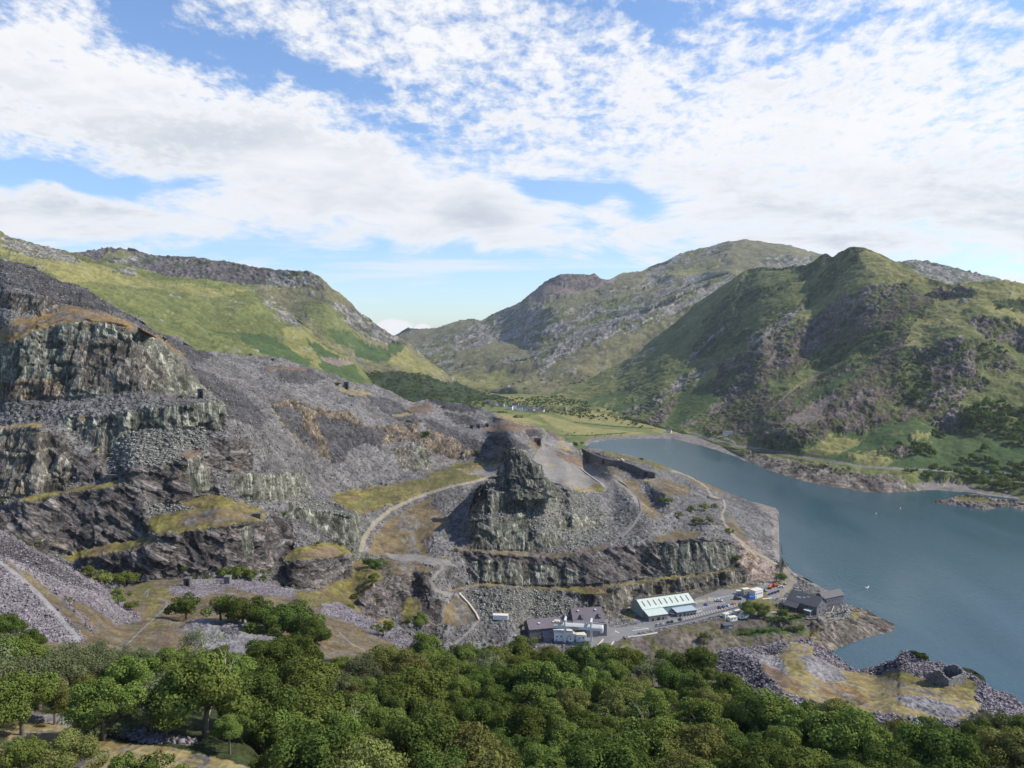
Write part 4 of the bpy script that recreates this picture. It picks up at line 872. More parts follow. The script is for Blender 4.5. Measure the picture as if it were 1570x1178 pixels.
def ground():
    bm = bmesh.new(); R = 14000
    vs = [bm.verts.new(p) for p in ((-R, -6000, -8), (R, -6000, -8), (R, R, -8), (-R, R, -8))]
    bm.faces.new(vs); me = bpy.data.meshes.new('ground'); bm.to_mesh(me); o = bpy.data.objects.new('ground', me); COL.objects.link(o); o['kind'] = 'structure'
    me.materials.append(mat('distant_grass', tuple(S(120, 125, 75, 0.6)), 0.95, noise=0.4, nscale=0.004))
ground()
# ---------------------------------------------------------------- object helpers
class MB:
    def __init__(s): s.v = []; s.f = []; s.mi = []
    def add(s, vs, fs, mi=0):
        o = len(s.v); s.v += [tuple(v) for v in vs]; s.f += [tuple(i+o for i in f) for f in fs]; s.mi += [mi]*len(fs)
    def box(s, c, sz, rz=0.0, mi=0, taper=1.0):
        x, y, z = sz[0]/2, sz[1]/2, sz[2]; ca, sa = math.cos(rz), math.sin(rz); vs = []
        for k, t in ((0, 1.0), (z, taper)):
            for a, b in ((-x, -y), (x, -y), (x, y), (-x, y)):
                a *= t; b *= t; vs.append((c[0]+a*ca-b*sa, c[1]+a*sa+b*ca, c[2]+k))
        s.add(vs, [(3, 2, 1, 0), (4, 5, 6, 7), (0, 1, 5, 4), (1, 2, 6, 5), (2, 3, 7, 6), (3, 0, 4, 7)], mi)
    def prism(s, pts, z0, z1, mi=0):
        n = len(pts); s.add([(p[0], p[1], z0) for p in pts] + [(p[0], p[1], z1) for p in pts],
            [tuple(range(n))[::-1], tuple(range(n, 2*n))] + [(i, (i+1) % n, (i+1) % n+n, i+n) for i in range(n)], mi)
    def tube(s, pts, rad, seg=6, mi=0):
        vs = []; n = len(pts)
        for i, p in enumerate(pts):
            p = Vector(p); d = (Vector(pts[min(i+1, n-1)]) - Vector(pts[max(i-1, 0)])).normalized()
            u = d.orthogonal().normalized(); w = d.cross(u); r = rad[i] if hasattr(rad, '__len__') else rad
            for k in range(seg):
                a = 2*math.pi*k/seg; vs.append(p + (u*math.cos(a) + w*math.sin(a))*r)
        fs = [(i*seg+k, i*seg+(k+1) % seg, (i+1)*seg+(k+1) % seg, (i+1)*seg+k) for i in range(n-1) for k in range(seg)]
        fs += [tuple(range(seg))[::-1], tuple((n-1)*seg+k for k in range(seg))]
        s.add(vs, fs, mi)
    def mesh(s, name, mats, smooth=False):
        me = bpy.data.meshes.new(name); me.from_pydata(s.v, [], s.f); me.update()
        for m in (mats if isinstance(mats, (list, tuple)) else [mats]): me.materials.append(m)
        me.polygons.foreach_set('material_index', s.mi)
        if smooth: me.polygons.foreach_set('use_smooth', [True]*len(s.f))
        return me
    def obj(s, name, mats, parent=None, smooth=False):
        o = bpy.data.objects.new(name, s.mesh(name, mats, smooth)); COL.objects.link(o)
        if parent is not None: o.parent = parent
        return o
def tag(o, label, cat, group=None, kind=None):
    o['label'] = label; o['category'] = cat
    if group: o['group'] = group
    if kind: o['kind'] = kind
    return o
def thing(name, label, cat, loc=(0, 0, 0), rz=0.0, group=None):
    o = bpy.data.objects.new(name, None); COL.objects.link(o); o.location = loc; o.rotation_euler = (0, 0, rz); o.empty_display_size = 0.5
    return tag(o, label, cat, group)
def link(name, me, parent=None):
    o = bpy.data.objects.new(name, me); COL.objects.link(o)
    if parent is not None: o.parent = parent
    return o

# ---------------------------------------------------------------- trees
def leaf_mat(name, rgb, var=0.18):
    m = bpy.data.materials.new(name); m.use_nodes = True; nt = m.node_tree; L = nt.links; nt.nodes.clear()
    oi = nt.nodes.new('ShaderNodeObjectInfo'); at_ = nt.nodes.new('ShaderNodeAttribute'); at_.attribute_name = 'leaf'
    hs = nt.nodes.new('ShaderNodeHueSaturation'); hs.inputs['Color'].default_value = (*rgb, 1)
    h = nt.nodes.new('ShaderNodeMapRange'); L.new(oi.outputs['Random'], h.inputs['Value']); h.inputs['To Min'].default_value = 0.483; h.inputs['To Max'].default_value = 0.512; L.new(h.outputs[0], hs.inputs['Hue'])
    v = nt.nodes.new('ShaderNodeMath'); v.operation = 'MULTIPLY_ADD'; L.new(oi.outputs['Random'], v.inputs[0]); v.inputs[1].default_value = 0.4; v.inputs[2].default_value = 0.8; L.new(v.outputs[0], hs.inputs['Value'])
    mx = nt.nodes.new('ShaderNodeMixRGB'); mx.blend_type = 'MULTIPLY'; mx.inputs[0].default_value = 1; L.new(hs.outputs[0], mx.inputs[1]); L.new(at_.outputs['Color'], mx.inputs[2])
    d = nt.nodes.new('ShaderNodeBsdfDiffuse'); t = nt.nodes.new('ShaderNodeBsdfTranslucent'); L.new(mx.outputs[0], d.inputs[0]); L.new(mx.outputs[0], t.inputs[0])
    ms = nt.nodes.new('ShaderNodeMixShader'); ms.inputs[0].default_value = 0.25; L.new(d.outputs[0], ms.inputs[1]); L.new(t.outputs[0], ms.inputs[2])
    o = nt.nodes.new('ShaderNodeOutputMaterial'); L.new(ms.outputs[0], o.inputs[0]); return m
LM = dict(dark=leaf_mat('dark_leaves', (0.092, 0.130, 0.033)), mid=leaf_mat('green_leaves', (0.134, 0.176, 0.044)), olive=leaf_mat('olive_leaves', (0.170, 0.182, 0.058)),
          grey=leaf_mat('grey_green_leaves', (0.150, 0.172, 0.086)), yellow=leaf_mat('yellow_leaves', (0.22, 0.20, 0.04)), dry=leaf_mat('dry_leaves', (0.20, 0.17, 0.10)))
BARK = mat('bark', (0.16, 0.13, 0.10), 0.9, noise=0.4, nscale=2.0)
PALEBARK = mat('pale_bark', (0.42, 0.38, 0.31), 0.9, noise=0.3, nscale=2.0)
def crown_mesh(name, m, seed, lobes=30, per=300, leaf=0.07, flat=0.8, low=-0.45, fuzz=0.22, spread=1.0, droop=0.0):
    r = np.random.RandomState(seed); Vs = []; Cs = []
    for k in range(lobes):
        while True:
            d = r.normal(size=3); d /= np.linalg.norm(d)
            if d[2] > low: break
        q = r.uniform(0.45, 0.92)*spread if k > lobes*0.15 else r.uniform(0.0, 0.4)
        c = d*q*np.array([1, 1, flat]); lr = r.uniform(0.22, 0.42); tone = r.uniform(0.8, 1.22)
        n = int(per*(lr/0.32)**2)
        e = r.normal(size=(n, 3)); e /= np.linalg.norm(e, axis=1)[:, None]
        e = e + d*0.45; e /= np.linalg.norm(e, axis=1)[:, None]
        # small knobs on each lobe break the sphere
        kn = r.normal(size=(7, 3)); kn /= np.linalg.norm(kn, axis=1)[:, None]
        bump = np.max(np.clip(e @ kn.T, 0, 1)**6, axis=1)*0.35
        rad = lr*(0.72 + bump + r.uniform(-fuzz, fuzz, n)*0.8)
        p = c + e*rad[:, None]*np.array([1, 1, 0.85]); p[:, 2] -= droop*np.clip(np.linalg.norm(p[:, :2], axis=1)-0.3, 0, 1)*r.uniform(0, 1, n)
        nn = e + r.normal(size=(n, 3))*0.45; nn /= np.linalg.norm(nn, axis=1)[:, None]
        u = np.cross(nn, r.normal(size=(n, 3))); u /= np.linalg.norm(u, axis=1)[:, None]; w = np.cross(nn, u)
        sz = leaf*r.uniform(0.6, 1.35, n)[:, None]
        quad = np.stack([p-u*sz*.55, p-w*sz*.4, p+u*sz*.55, p+w*sz*.4], 1)
        Vs.append(quad.reshape(-1, 3)); t = tone*r.uniform(0.86, 1.14, n); warm = r.uniform(0.9, 1.12, n)
        Cs.append(np.repeat(np.stack([t*warm, t, t*0.95, t*0+1], 1), 4, 0))
    V = np.concatenate(Vs); C = np.concatenate(Cs); nq = len(V)//4
    me = bpy.data.meshes.new(name); me.vertices.add(len(V)); me.vertices.foreach_set('co', V.reshape(-1).astype(np.float32))
    me.loops.add(len(V)); me.loops.foreach_set('vertex_index', np.arange(len(V), dtype=np.int32))
    me.polygons.add(nq); me.polygons.foreach_set('loop_start', np.arange(0, len(V), 4, dtype=np.int32)); me.polygons.foreach_set('loop_total', np.full(nq, 4, np.int32))
    me.update(calc_edges=True); a = me.color_attributes.new('leaf', 'FLOAT_COLOR', 'POINT'); a.data.foreach_set('color', C.reshape(-1).astype(np.float32))
    me.materials.append(m); return me
def trunk_mesh(name, seed, m, hgt=1.5, r0=0.07, limbs=7, reach=0.75):
    r = random.Random(seed); b = MB()
    pts = [(0, 0, -0.25)]; x = y = 0
    for k in range(1, 6): x += r.uniform(-.05, .05); y += r.uniform(-.05, .05); pts.append((x, y, hgt*k/5))
    b.tube(pts, [r0*1.3, r0, r0*.85, r0*.65, r0*.4, r0*.15], 7)
    for k in range(limbs):
        a = 2*math.pi*k/limbs + r.uniform(-.3, .3); z0 = hgt*r.uniform(0.3, 0.75); L = reach*r.uniform(.6, 1)
        i = z0/hgt*5; j = min(int(i), 4); f = i-j; s0 = Vector(pts[j]).lerp(Vector(pts[j+1]), f)
        p = [s0]; d = Vector((math.cos(a), math.sin(a), r.uniform(.3, .9))).normalized()
        for q in range(3): p.append(p[-1] + d*L/3); d = (d + Vector((r.uniform(-.4, .4), r.uniform(-.4, .4), r.uniform(-.1, .4)))).normalized()
        b.tube(p, [r0*.5, r0*.36, r0*.22, r0*.07], 5)
        e = p[2]; b.tube([e, e + Vector((r.uniform(-.3, .3), r.uniform(-.3, .3), r.uniform(.1, .35)))*.8], [r0*.22, r0*.05], 4)
    return b.mesh(name, m, True)
# crown meshes are centred on the crown; a tree = root empty > trunk, crown
TREES = {}
def species(key, name, leafm, seeds, bark=BARK, **k):
    cm = [crown_mesh('crown', LM[leafm], sd, **k) for sd in seeds]
    tm = trunk_mesh('trunk', seeds[0], bark, hgt=1.55)
    TREES[key] = (name, cm, tm)
species('oak', 'oak_tree', 'dark', (1, 2, 3), lobes=36, per=430, leaf=0.062)
species('ash', 'broadleaf_tree', 'mid', (4, 5, 6), lobes=34, per=420, leaf=0.062, flat=0.85)
species('olive', 'broadleaf_tree', 'olive', (7, 8), lobes=32, per=400, leaf=0.060, flat=0.85)
species('willow', 'willow_tree', 'grey', (9, 10), lobes=30, per=330, leaf=0.06, fuzz=0.5, droop=0.3)
species('thin', 'thin_tree', 'grey', (11,), PALEBARK, lobes=22, per=90, leaf=0.06, fuzz=0.6, spread=1.05)
species('dry', 'broadleaf_tree', 'dry', (12,), PALEBARK, lobes=28, per=200, leaf=0.06, fuzz=0.4)
species('gorse', 'gorse_bush', 'yellow', (13,), lobes=12, per=120, leaf=0.12, low=0)
species('bush', 'bush', 'mid', (14, 15), lobes=16, per=130, leaf=0.11, low=-0.05)
species('dbush', 'bush', 'dark', (16, 17), lobes=16, per=130, leaf=0.11, low=-0.05)
species('obush', 'bush', 'olive', (18, 19), lobes=16, per=120, leaf=0.11, low=-0.05)
trng = random.Random(5)
def tree(kind, loc, r, h, label, cat='tree', group=None, squash=1.0):
    """r crown radius, h height of the crown centre over the ground"""
    name, cm, tm = TREES[kind]
    t = thing(name, label, cat, loc, trng.uniform(0, 6.28), group)
    tr = link('trunk', tm, t); tr.scale = (r*.9, r*.9, h/1.0)
    c = link('crown', trng.choice(cm), t); c.location = (0, 0, h); c.scale = (r, r, r*squash); c.rotation_euler = (0, 0, trng.uniform(0, 6.28))
    return t
BARE = []
def bare_tree(loc, h, label, group=None):
    b = MB(); r = random.Random(int(loc[0]*10)); 
    def grow(p, d, L, rad, dep):
        pts = [p]
        for q in range(3): d = (d + Vector((r.uniform(-.3, .3), r.uniform(-.3, .3), r.uniform(-.05, .2)))).normalized(); pts.append(pts[-1]+d*L/3)
        b.tube(pts, [rad, rad*.85, rad*.65, rad*.4], 5)
        if dep > 0:
            for k in range(3): grow(pts[r.choice((1, 2, 3))], (d + Vector((r.uniform(-1, 1), r.uniform(-1, 1), r.uniform(-.2, .5)))).normalized(), L*.62, rad*.45, dep-1)
    grow(Vector((0, 0, -0.5)), Vector((0, 0, 1)), h*.6, h*.022, 3)
    o = b.obj('dead_tree', PALEBARK, None, True); o.location = loc; return tag(o, label, 'dead tree', group)

NP = PATCH['near_terrain']
def forest_base(cx, cy, hc):
    i = int(np.clip(np.searchsorted(NP['xs'], cx), 0, len(NP['xs'])-1)); P = NP['P'][:, i]
    Zr = P[:, 2]+hc-H; d = P[:, 1]*cp - Zr*sp; py = CY - F*(P[:, 1]*sp + Zr*cp)/d
    j = int(np.argmin(np.abs(py-cy))); return Vector(P[j].tolist()), abs(py[j]-cy)
FOREST = [(-90,985),(30,988),(100,1005),(200,1003),(290,1000),(360,1012),(440,1005),(520,1022),(600,1008),(660,1008),(720,1002),(790,990),(880,1010),(960,1006),(1060,1006),(1100,1040),(1160,1078),(1230,1088),(1300,1102),(1380,1122),(1450,1138),(1530,1122),(1660,1130),(1660,1330),(480,1330),(430,1215),(380,1135),(240,1105),(195,1085),(130,1075),(90,1075),(-90,1075)]
def inp(x, y, poly): return bool(inpoly(np.array([x], float), np.array([y], float), poly)[0])
placed = []
def where(x, y):
    return ('at the far left' if x < 120 else 'under the meadow path' if x < 330 else 'under the slate mounds' if x < 520 else
         'under the scree strip' if x < 680 else 'left of the sheds' if x < 800 else 'under the white gantry' if x < 960 else
         'under the road embankment' if x < 1110 else 'under the slate heap' if x < 1290 else 'under the ruined house' if x < 1460 else 'at the far right')
ROWN = lambda y: ', on the upper edge' if y < 1035 else ', in the middle row' if y < 1085 else ', in the lower row' if y < 1135 else ', at the picture foot'
def species_at(x, y, rr):
    n = float(gnoise(np.array([x/90.]), np.array([y/60.]), np.array([3.3]))[0]) + rr.uniform(-.25, .25)
    if x < 300: return 'willow' if n > 0.1 else ('ash' if n > -0.3 else 'olive')
    return 'oak' if n < -0.15 else 'ash' if n < 0.2 else 'olive' if n < 0.45 else rr.choice(['willow', 'ash', 'olive'])
DESC = dict(oak='dark green oak', ash='mid green tree', olive='olive green tree', willow='grey green willow', thin='thin leaved tree', dry='brownish half dry tree')
rr = random.Random(3)
manual = [(885,1022,56,'oak'),(800,1000,30,'ash'),(765,1012,26,'olive'),(960,1020,34,'ash'),(1000,1030,34,'willow'),(1065,1025,46,'oak'),(1030,1050,36,'oak'),(650,1000,34,'ash'),(690,1030,38,'ash'),(620,1030,36,'olive'),
          (560,1030,34,'willow'),(505,1048,34,'willow'),(310,985,34,'thin'),(350,1030,40,'ash'),(60,1035,52,'willow'),(200,1040,46,'ash'),(150,1010,32,'willow'),(255,1020,38,'ash'),(130,1050,26,'olive'),(10,965,30,'oak'),(45,985,24,'oak'),
          (745,1020,30,'willow'),(840,1000,22,'olive'),(1120,1060,34,'ash'),(1510,1112,30,'willow'),(1560,1120,36,'ash')]
cands = [(x, y, r, k) for x, y, r, k in manual]
for _ in range(15000):
    x = rr.uniform(-90, 1660); y = rr.uniform(985, 1330)
    if not inp(x, y, FOREST): continue
    base, err = forest_base(x, y, 8); rw = rr.uniform(4.0, 7.6) if _ < 8000 else rr.uniform(2.4, 3.4); cands.append((x, y, rw*F/base.y, None))
for (x, y, r, k) in cands:
    if any((x-a)**2 + ((y-b)*1.35)**2 < (0.5*(r+q))**2 for a, b, q in placed) and k is None: continue
    base, err = forest_base(x, y, 7)
    if err > 14 and k is None: continue
    rw = min(r*base.y/F, 7.2); hc = 2.6 + rw*0.6; base, err = forest_base(x, y, hc)
    if (base.y < 104 and x < 440 or x < 330 and y > 1090) and k is None: continue
    kd = k or species_at(x, y, rr)
    placed.append((x, y, r))
    tree(kd, base, rw, hc, DESC[kd] + ' ' + where(x, y) + ROWN(y), 'tree', 'trees of the wood in the foreground', rr.uniform(.75, .95))
print('forest trees', len(placed))
for (x, y, hh) in ((325, 1035, 12), (1030, 1048, 9), (540, 1100, 10), (975, 1120, 12), (700, 1150, 9)):
    b_, _ = forest_base(x, y, hh*.6); b_.y -= 3; bare_tree(b_, hh, 'bare dead tree ' + where(x, y) + ROWN(y))

# trees that would read the same are told apart by their order from the left
same = {}
for o in COL.objects:
    if o.get('group') == 'trees of the wood in the foreground': same.setdefault(o['label'], []).append(o)
ORD = ['first', 'second', 'third', 'fourth', 'fifth', 'sixth', 'seventh', 'eighth', 'ninth', 'tenth', 'eleventh', 'twelfth']
def order(same):
  for lb, os_ in same.items():
    if len(os_) > 1:
        os_.sort(key=lambda o: o.location.x/o.location.y)
        for k, o in enumerate(os_): o['label'] = (ORD[k] if k < 12 else 'farther') + ' from left, ' + lb
order(same)

# bushes and single trees on the meadow, tips and terraces: (patch, x, base y, radius px, kind, label)
SH = [('near_terrain',160,893,20,'obush','large olive bush behind the slate heap, left of two'),('near_terrain',190,900,20,'bush','tall green bush at the foot of the cliff behind the slate heap'),
 ('near_terrain',182,928,20,'bush','bright green bush on the border of the slate heap and the meadow'),('near_terrain',200,936,12,'bush','small green bush in front of the meadow border bush'),
 ('near_terrain',138,880,13,'obush','low olive bush on the top edge of the slate heap'),
 ('near_terrain',104,924,6,'gorse','small yellow bush on the slate heap beside the pale track'),('near_terrain',286,950,30,'dbush','dark round bush beside the meadow path'),('near_terrain',262,940,8,'obush','small brown green bush beside the meadow path'),
 ('near_terrain',338,951,28,'dbush','dark bush at the left end of the clump above the slate mound'),('near_terrain',372,957,34,'oak','dark tree second from the left in the clump above the slate mound'),('near_terrain',412,968,36,'oak','dark tree in the middle of the clump above the slate mound'),
 ('near_terrain',450,979,42,'oak','largest dark tree of the clump above the slate mound'),('near_terrain',484,986,30,'oak','dark tree at the right end of the clump above the slate mound'),('near_terrain',430,1010,30,'ash','green tree in front of the dark clump'),('near_terrain',397,1008,18,'ash','small green tree on the slate mound'),
 ('near_terrain',588,975,18,'bush','green bush on the slate scree strip'),
 ('quarry_terrain',365,888,18,'bush','green bush at the foot of the purple cliff'),('quarry_terrain',345,886,12,'bush','left green bush at the foot of the purple cliff'),('quarry_terrain',385,890,12,'bush','right green bush at the foot of the purple cliff'),('quarry_terrain',282,876,7,'dbush','dark bush against the purple cliff'),
 ('quarry_terrain',404,892,8,'bush','small light green bush right of the bushes under the purple cliff'),('quarry_terrain',295,890,6,'obush','small pale bush on rubble at the cliff foot'),('quarry_terrain',318,889,6,'obush','tiny pale bush on rubble under the cliff'),
 ('quarry_terrain',566,872,13,'dbush','dark bush at the lower end of the dirt road, left of the pair'),('quarry_terrain',582,873,14,'dbush','dark bush at the lower end of the dirt road, right of the pair'),('quarry_terrain',572,892,10,'dbush','dark bush below the pair by the dirt road'),
 ('quarry_terrain',570,900,8,'bush','green bush on yellow grass below the boulder'),('quarry_terrain',543,917,6,'dbush','small bush on yellow grass near the rock outcrop'),('quarry_terrain',534,940,12,'bush','green bush left of the rock outcrop'),
 ('quarry_terrain',485,838,6,'bush','bush on the lowest small terrace'),('quarry_terrain',523,837,4,'obush','tiny bush on the lowest small terrace'),('quarry_terrain',436,790,6,'dbush','dark bush between the small cliffs'),('quarry_terrain',405,882,7,'bush','bush left of the lowest purple cliff'),
 ('quarry_terrain',645,962,14,'ash','green tree between the rock outcrops'),('quarry_terrain',628,955,7,'bush','bush at the foot of the winding path'),('quarry_terrain',658,985,9,'dbush','dark tree below the rock spur'),
 ('quarry_terrain',653,674,7,'oak','round dark tree on top of the green pillar cliff'),('quarry_terrain',625,652,5,'dbush','small dark bush above the pillar cliff'),('quarry_terrain',731,700,6,'oak','round dark bush on the scree edge above the moor'),
 ('quarry_terrain',518,592,5,'dbush','small dark bush on the grey tip near the skyline'),('quarry_terrain',277,614,5,'dbush','dark bush at the end of the upper terrace'),('quarry_terrain',147,696,5,'obush','bush in the rubble above the dark cliff'),('quarry_terrain',280,718,4,'dbush','tiny bush on the rust coloured ledge'),
 ('quarry_terrain',420,553,4,'dbush','tiny bush on the skyline of the tip'),('quarry_terrain',384,547,3,'dbush','tiny dark bush on the skyline left of another'),('quarry_terrain',680,626,3,'dbush','tiny bush on the far tip'),
 ('quarry_terrain',1013,770,8,'dbush','dark bush of the pair among the tips by the lake'),('quarry_terrain',1024,772,8,'bush','bright green bush of the pair among the tips by the lake'),('quarry_terrain',1041,794,7,'obush','olive bush below the pair on the tips'),
 ('quarry_terrain',1060,785,7,'obush','olive bush beside the outcrop on the tips'),('quarry_terrain',1080,784,9,'obush','larger olive bush beside the lakeside track'),('quarry_terrain',1096,780,6,'obush','bush close to the bend of the lakeside track'),
 ('quarry_terrain',1066,804,8,'obush','bush in the line above the cliff, first from the left'),('quarry_terrain',1075,802,7,'obush','bush in the line above the cliff, second from the left'),('quarry_terrain',1088,805,9,'obush','bush in the line above the cliff, third from the left'),
 ('quarry_terrain',1118,820,8,'bush','green bush beside the track above the pink rocks'),('quarry_terrain',908,702,4,'dbush','small bush above the stone retaining wall'),('quarry_terrain',882,685,6,'dbush','dark bush at the end of the upper road'),('quarry_terrain',890,683,4,'bush','small green bush at the end of the upper road'),
 ('quarry_terrain',984,706,4,'bush','small bush on the lakeside edge of the incline'),('quarry_terrain',1128,860,8,'dbush','dark bush in the gully beside the pink rocks'),
 ('quarry_terrain',1196,893,9,'ash','dark green tree above the machinery yard'),('quarry_terrain',1149,946,15,'ash','tree beside the lakeside road, left of the pair'),('quarry_terrain',1169,946,12,'ash','tree beside the lakeside road, right of the pair'),
 ('quarry_terrain',1201,946,8,'ash','small tree in front of the office garden'),('quarry_terrain',1231,940,5,'obush','bush beside the office wall'),
 ('quarry_terrain',700,846,4,'obush','little bush at the left end of the pinnacle ledge'),('quarry_terrain',730,800,4,'obush','little bush on the pinnacle flank'),('quarry_terrain',58,840,7,'obush','bush on the lowest cliff above the slate heap'),('quarry_terrain',5,775,6,'bush','bush at the left edge of the terrace'),
 ('quarry_terrain',1080,985,12,'obush','bush on the slope below the road'),('near_terrain',1413,1012,9,'dbush','dark bush behind the ruined hut'),('near_terrain',1404,1004,6,'dbush','small dark bush behind the ruined hut'),
 ('near_terrain',28,1185,40,'ash','dark bush with bare stems in the bottom left corner'),('near_terrain',150,1130,40,'willow','pale grey green willow at the bottom left'),('near_terrain',110,1185,46,'olive','olive tree at the bottom left corner'),
 ('near_terrain',235,1200,36,'dbush','dark bush on the tan knoll'),('near_terrain',190,1190,26,'bush','green bush on the tan knoll'),('near_terrain',275,1205,26,'bush','right bush on the tan knoll'),('near_terrain',65,1210,30,'bush','green bush at the foot of the left corner'),
 ('near_terrain',10,1002,20,'obush','olive bush at the left edge below the heap'),('near_terrain',1565,1160,18,'olive','olive tree at the right edge')]
for (pn, x, y, r, k, lb) in SH:
    g = gpoint(pn, x, y); rw = r*g.y/F
    tall = k in ('oak', 'ash', 'willow', 'olive', 'thin')
    tree(k, g, rw, rw*((0.42 if pn == 'near_terrain' else 0.9) if tall and y < 1115 else 0.55), lb, 'tree' if tall else 'bush', None, 0.85)
# clumps of bush along the lakeside shelf
for i, (x, y, r) in enumerate([(1165,948,5),(1174,950,5),(1182,951,6),(1190,953,6),(1198,953,6),(1207,954,5),(1215,951,5),(1224,950,6),(1232,949,5),(1216,947,4),
                               (1130,972,4),(1138,970,4),(1146,970,5),(1155,969,4),(1164,968,5),(1172,969,5),(1181,968,4),(1190,968,4),(1212,967,6),(1221,968,7),(1229,966,6)]):
    g = gpoint('quarry_terrain', x, y); rw = r*g.y/F
    tree('dbush' if i < 10 else 'bush', g, rw, rw*.45, ['first','second','third','fourth','fifth','sixth','seventh','eighth','ninth','tenth','eleventh'][i if i < 10 else i-10] + (' dark bush of the hedge below the office garden' if i < 10 else ' green bush of the row on the grey slope'), 'bush', 'hedge bushes below the office garden' if i < 10 else 'bushes on the grey slope', .8)

# small trees far off: one mesh each
def small_tree_mesh(sd, lm):
    c = crown_mesh('small', LM[lm], sd, lobes=14, per=34, leaf=0.24, flat=0.9, low=-0.3)
    me = c; return me
SMALL = {k: [small_tree_mesh(30+i*3+j, k) for j in range(3)] for i, k in enumerate(('dark', 'mid', 'olive'))}
def small_tree(pn, x, y, r, label, group, lm='dark', cat='tree'):
    g = gpoint(pn, x, y); rw = r*g.y/F
    o = link('small_tree', trng.choice(SMALL[lm])); o.location = g + Vector((0, 0, rw*.75)); o.scale = (rw, rw, rw*trng.uniform(.85, 1.1)); o.rotation_euler = (0, 0, trng.uniform(0, 6.28))
    return tag(o, label, cat, group)
FAR = []
def scatter(pn, poly, n, r0, r1, label, group, lms=('dark', 'dark', 'mid'), gap=1.1, cat='tree', stuff=False):
    xs_ = [p[0] for p in poly]; ys_ = [p[1] for p in poly]; got = []
    for _ in range(n*12):
        if len(got) >= n: break
        x = trng.uniform(min(xs_), max(xs_)); y = trng.uniform(min(ys_), max(ys_)); r = trng.uniform(r0, r1)
        if not inp(x, y, poly) or any((x-a)**2+((y-b)*1.6)**2 < (gap*.5*(r+q))**2 for a, b, q in got): continue
        got.append((x, y, r))
        if stuff: FAR.append((pn, x, y, r)); continue
        u = (x-min(xs_))/(max(xs_)-min(xs_)); v_ = (y-min(ys_))/(max(ys_)-min(ys_))
        lb = label + (', left end' if u < .25 else ', left middle' if u < .5 else ', right middle' if u < .75 else ', right end') + (', upper edge' if v_ < .34 else ', middle' if v_ < .67 else ', lower edge')
        small_tree(pn, x, y, r, ('larger ' if r > (r0+r1)/2 else 'lesser ') + lb, group, trng.choice(lms), cat)
scatter('hill', [(1470,640),(1500,628),(1540,622),(1600,615),(1640,690),(1560,682),(1500,668),(1475,670)], 48, 7, 11, 'dark tree in the hillside wood', 'wood on the slope above the far shore')
scatter('hill', [(1385,730),(1430,722),(1470,726),(1560,728),(1640,735),(1640,770),(1560,760),(1510,748),(1480,742),(1400,738)], 44, 6, 10, 'dark tree in the far shore belt', 'trees between far shore and road', ('dark', 'mid'))
scatter('hill', [(1500,712),(1560,705),(1640,705),(1640,735),(1520,728)], 16, 6, 10, 'dark tree by the far road', 'trees at the right edge by the far road')
for i, (x, y, r) in enumerate([(1405,700,9),(1415,696,11),(1424,700,9),(1400,688,6),(1433,672,7),(1378,690,6),(1443,675,7),(1510,692,8),(1475,712,7),(1494,708,9),(1504,712,9),(1516,711,9),(1550,718,8)]):
    small_tree('hill', x, y, r, ['round dark tree of the middle clump on the green hill', 'single dark tree on the pasture under the crag'][0 if i < 4 else 1], 'trees in the middle clump on the pasture' if i < 4 else 'single trees on the pasture')
scatter('hill', [(1375,625),(1380,560),(1400,545),(1420,560),(1440,600),(1420,632)], 45, 2.5, 5, 'dark tree on the rocky crag', 'trees on the rocky crag', ('dark',))
scatter('hill', [(1490,530),(1510,520),(1545,545),(1540,560),(1500,560)], 14, 2.5, 4.5, 'dark tree on the upper crag', 'trees on the upper crag', ('dark',))
scatter('hill', [(1140,700),(1180,706),(1250,716),(1330,728),(1320,735),(1240,724),(1180,714)], 14, 2, 3.5, 'tree on the far bank', 'trees on the bank under the far road', ('dark', 'mid'))
scatter('hill', [(1070,668),(1090,664),(1110,666),(1100,674)], 12, 2, 3.4, 'tree beside the lakeside cottage', 'trees round the lakeside cottage')
scatter('valley_floor', [(640,610),(735,608),(800,612),(860,610),(880,618),(800,622),(700,620)], 130, 2.4, 4.6, 'tree at the back of the valley', 'trees at the back of the valley', ('dark', 'mid'), stuff=True)
scatter('valley_floor', [(735,620),(800,622),(860,618),(900,612),(905,640),(870,640),(845,634),(820,628),(790,625)], 120, 2.2, 4.6, 'dark tree around the village', 'trees round the village', ('dark', 'dark', 'mid'), stuff=True)
scatter('valley_floor', [(880,640),(930,636),(975,650),(1010,655),(1000,662),(960,652),(900,646)], 30, 1.8, 3.6, 'tree along the valley field edges', 'trees along the valley fields')
scatter('valley_floor', [(900,625),(960,632),(990,645),(1000,655),(940,645)], 16, 1.8, 3.4, 'tree scattered over the tan fields', 'trees scattered over the fields')
scatter('valley_floor', [(840,662),(905,672),(960,668),(900,664)], 14, 1.2, 2.2, 'tree on the meadow near the lake', 'trees near the lake head', ('dark', 'mid'), stuff=True)
scatter('mountain', [(760,590),(850,585),(960,575),(900,608),(780,605)], 30, 2, 3.4, 'dark tree low on the pass', 'trees on the lower slopes of the pass', ('dark', 'dark'), stuff=True)

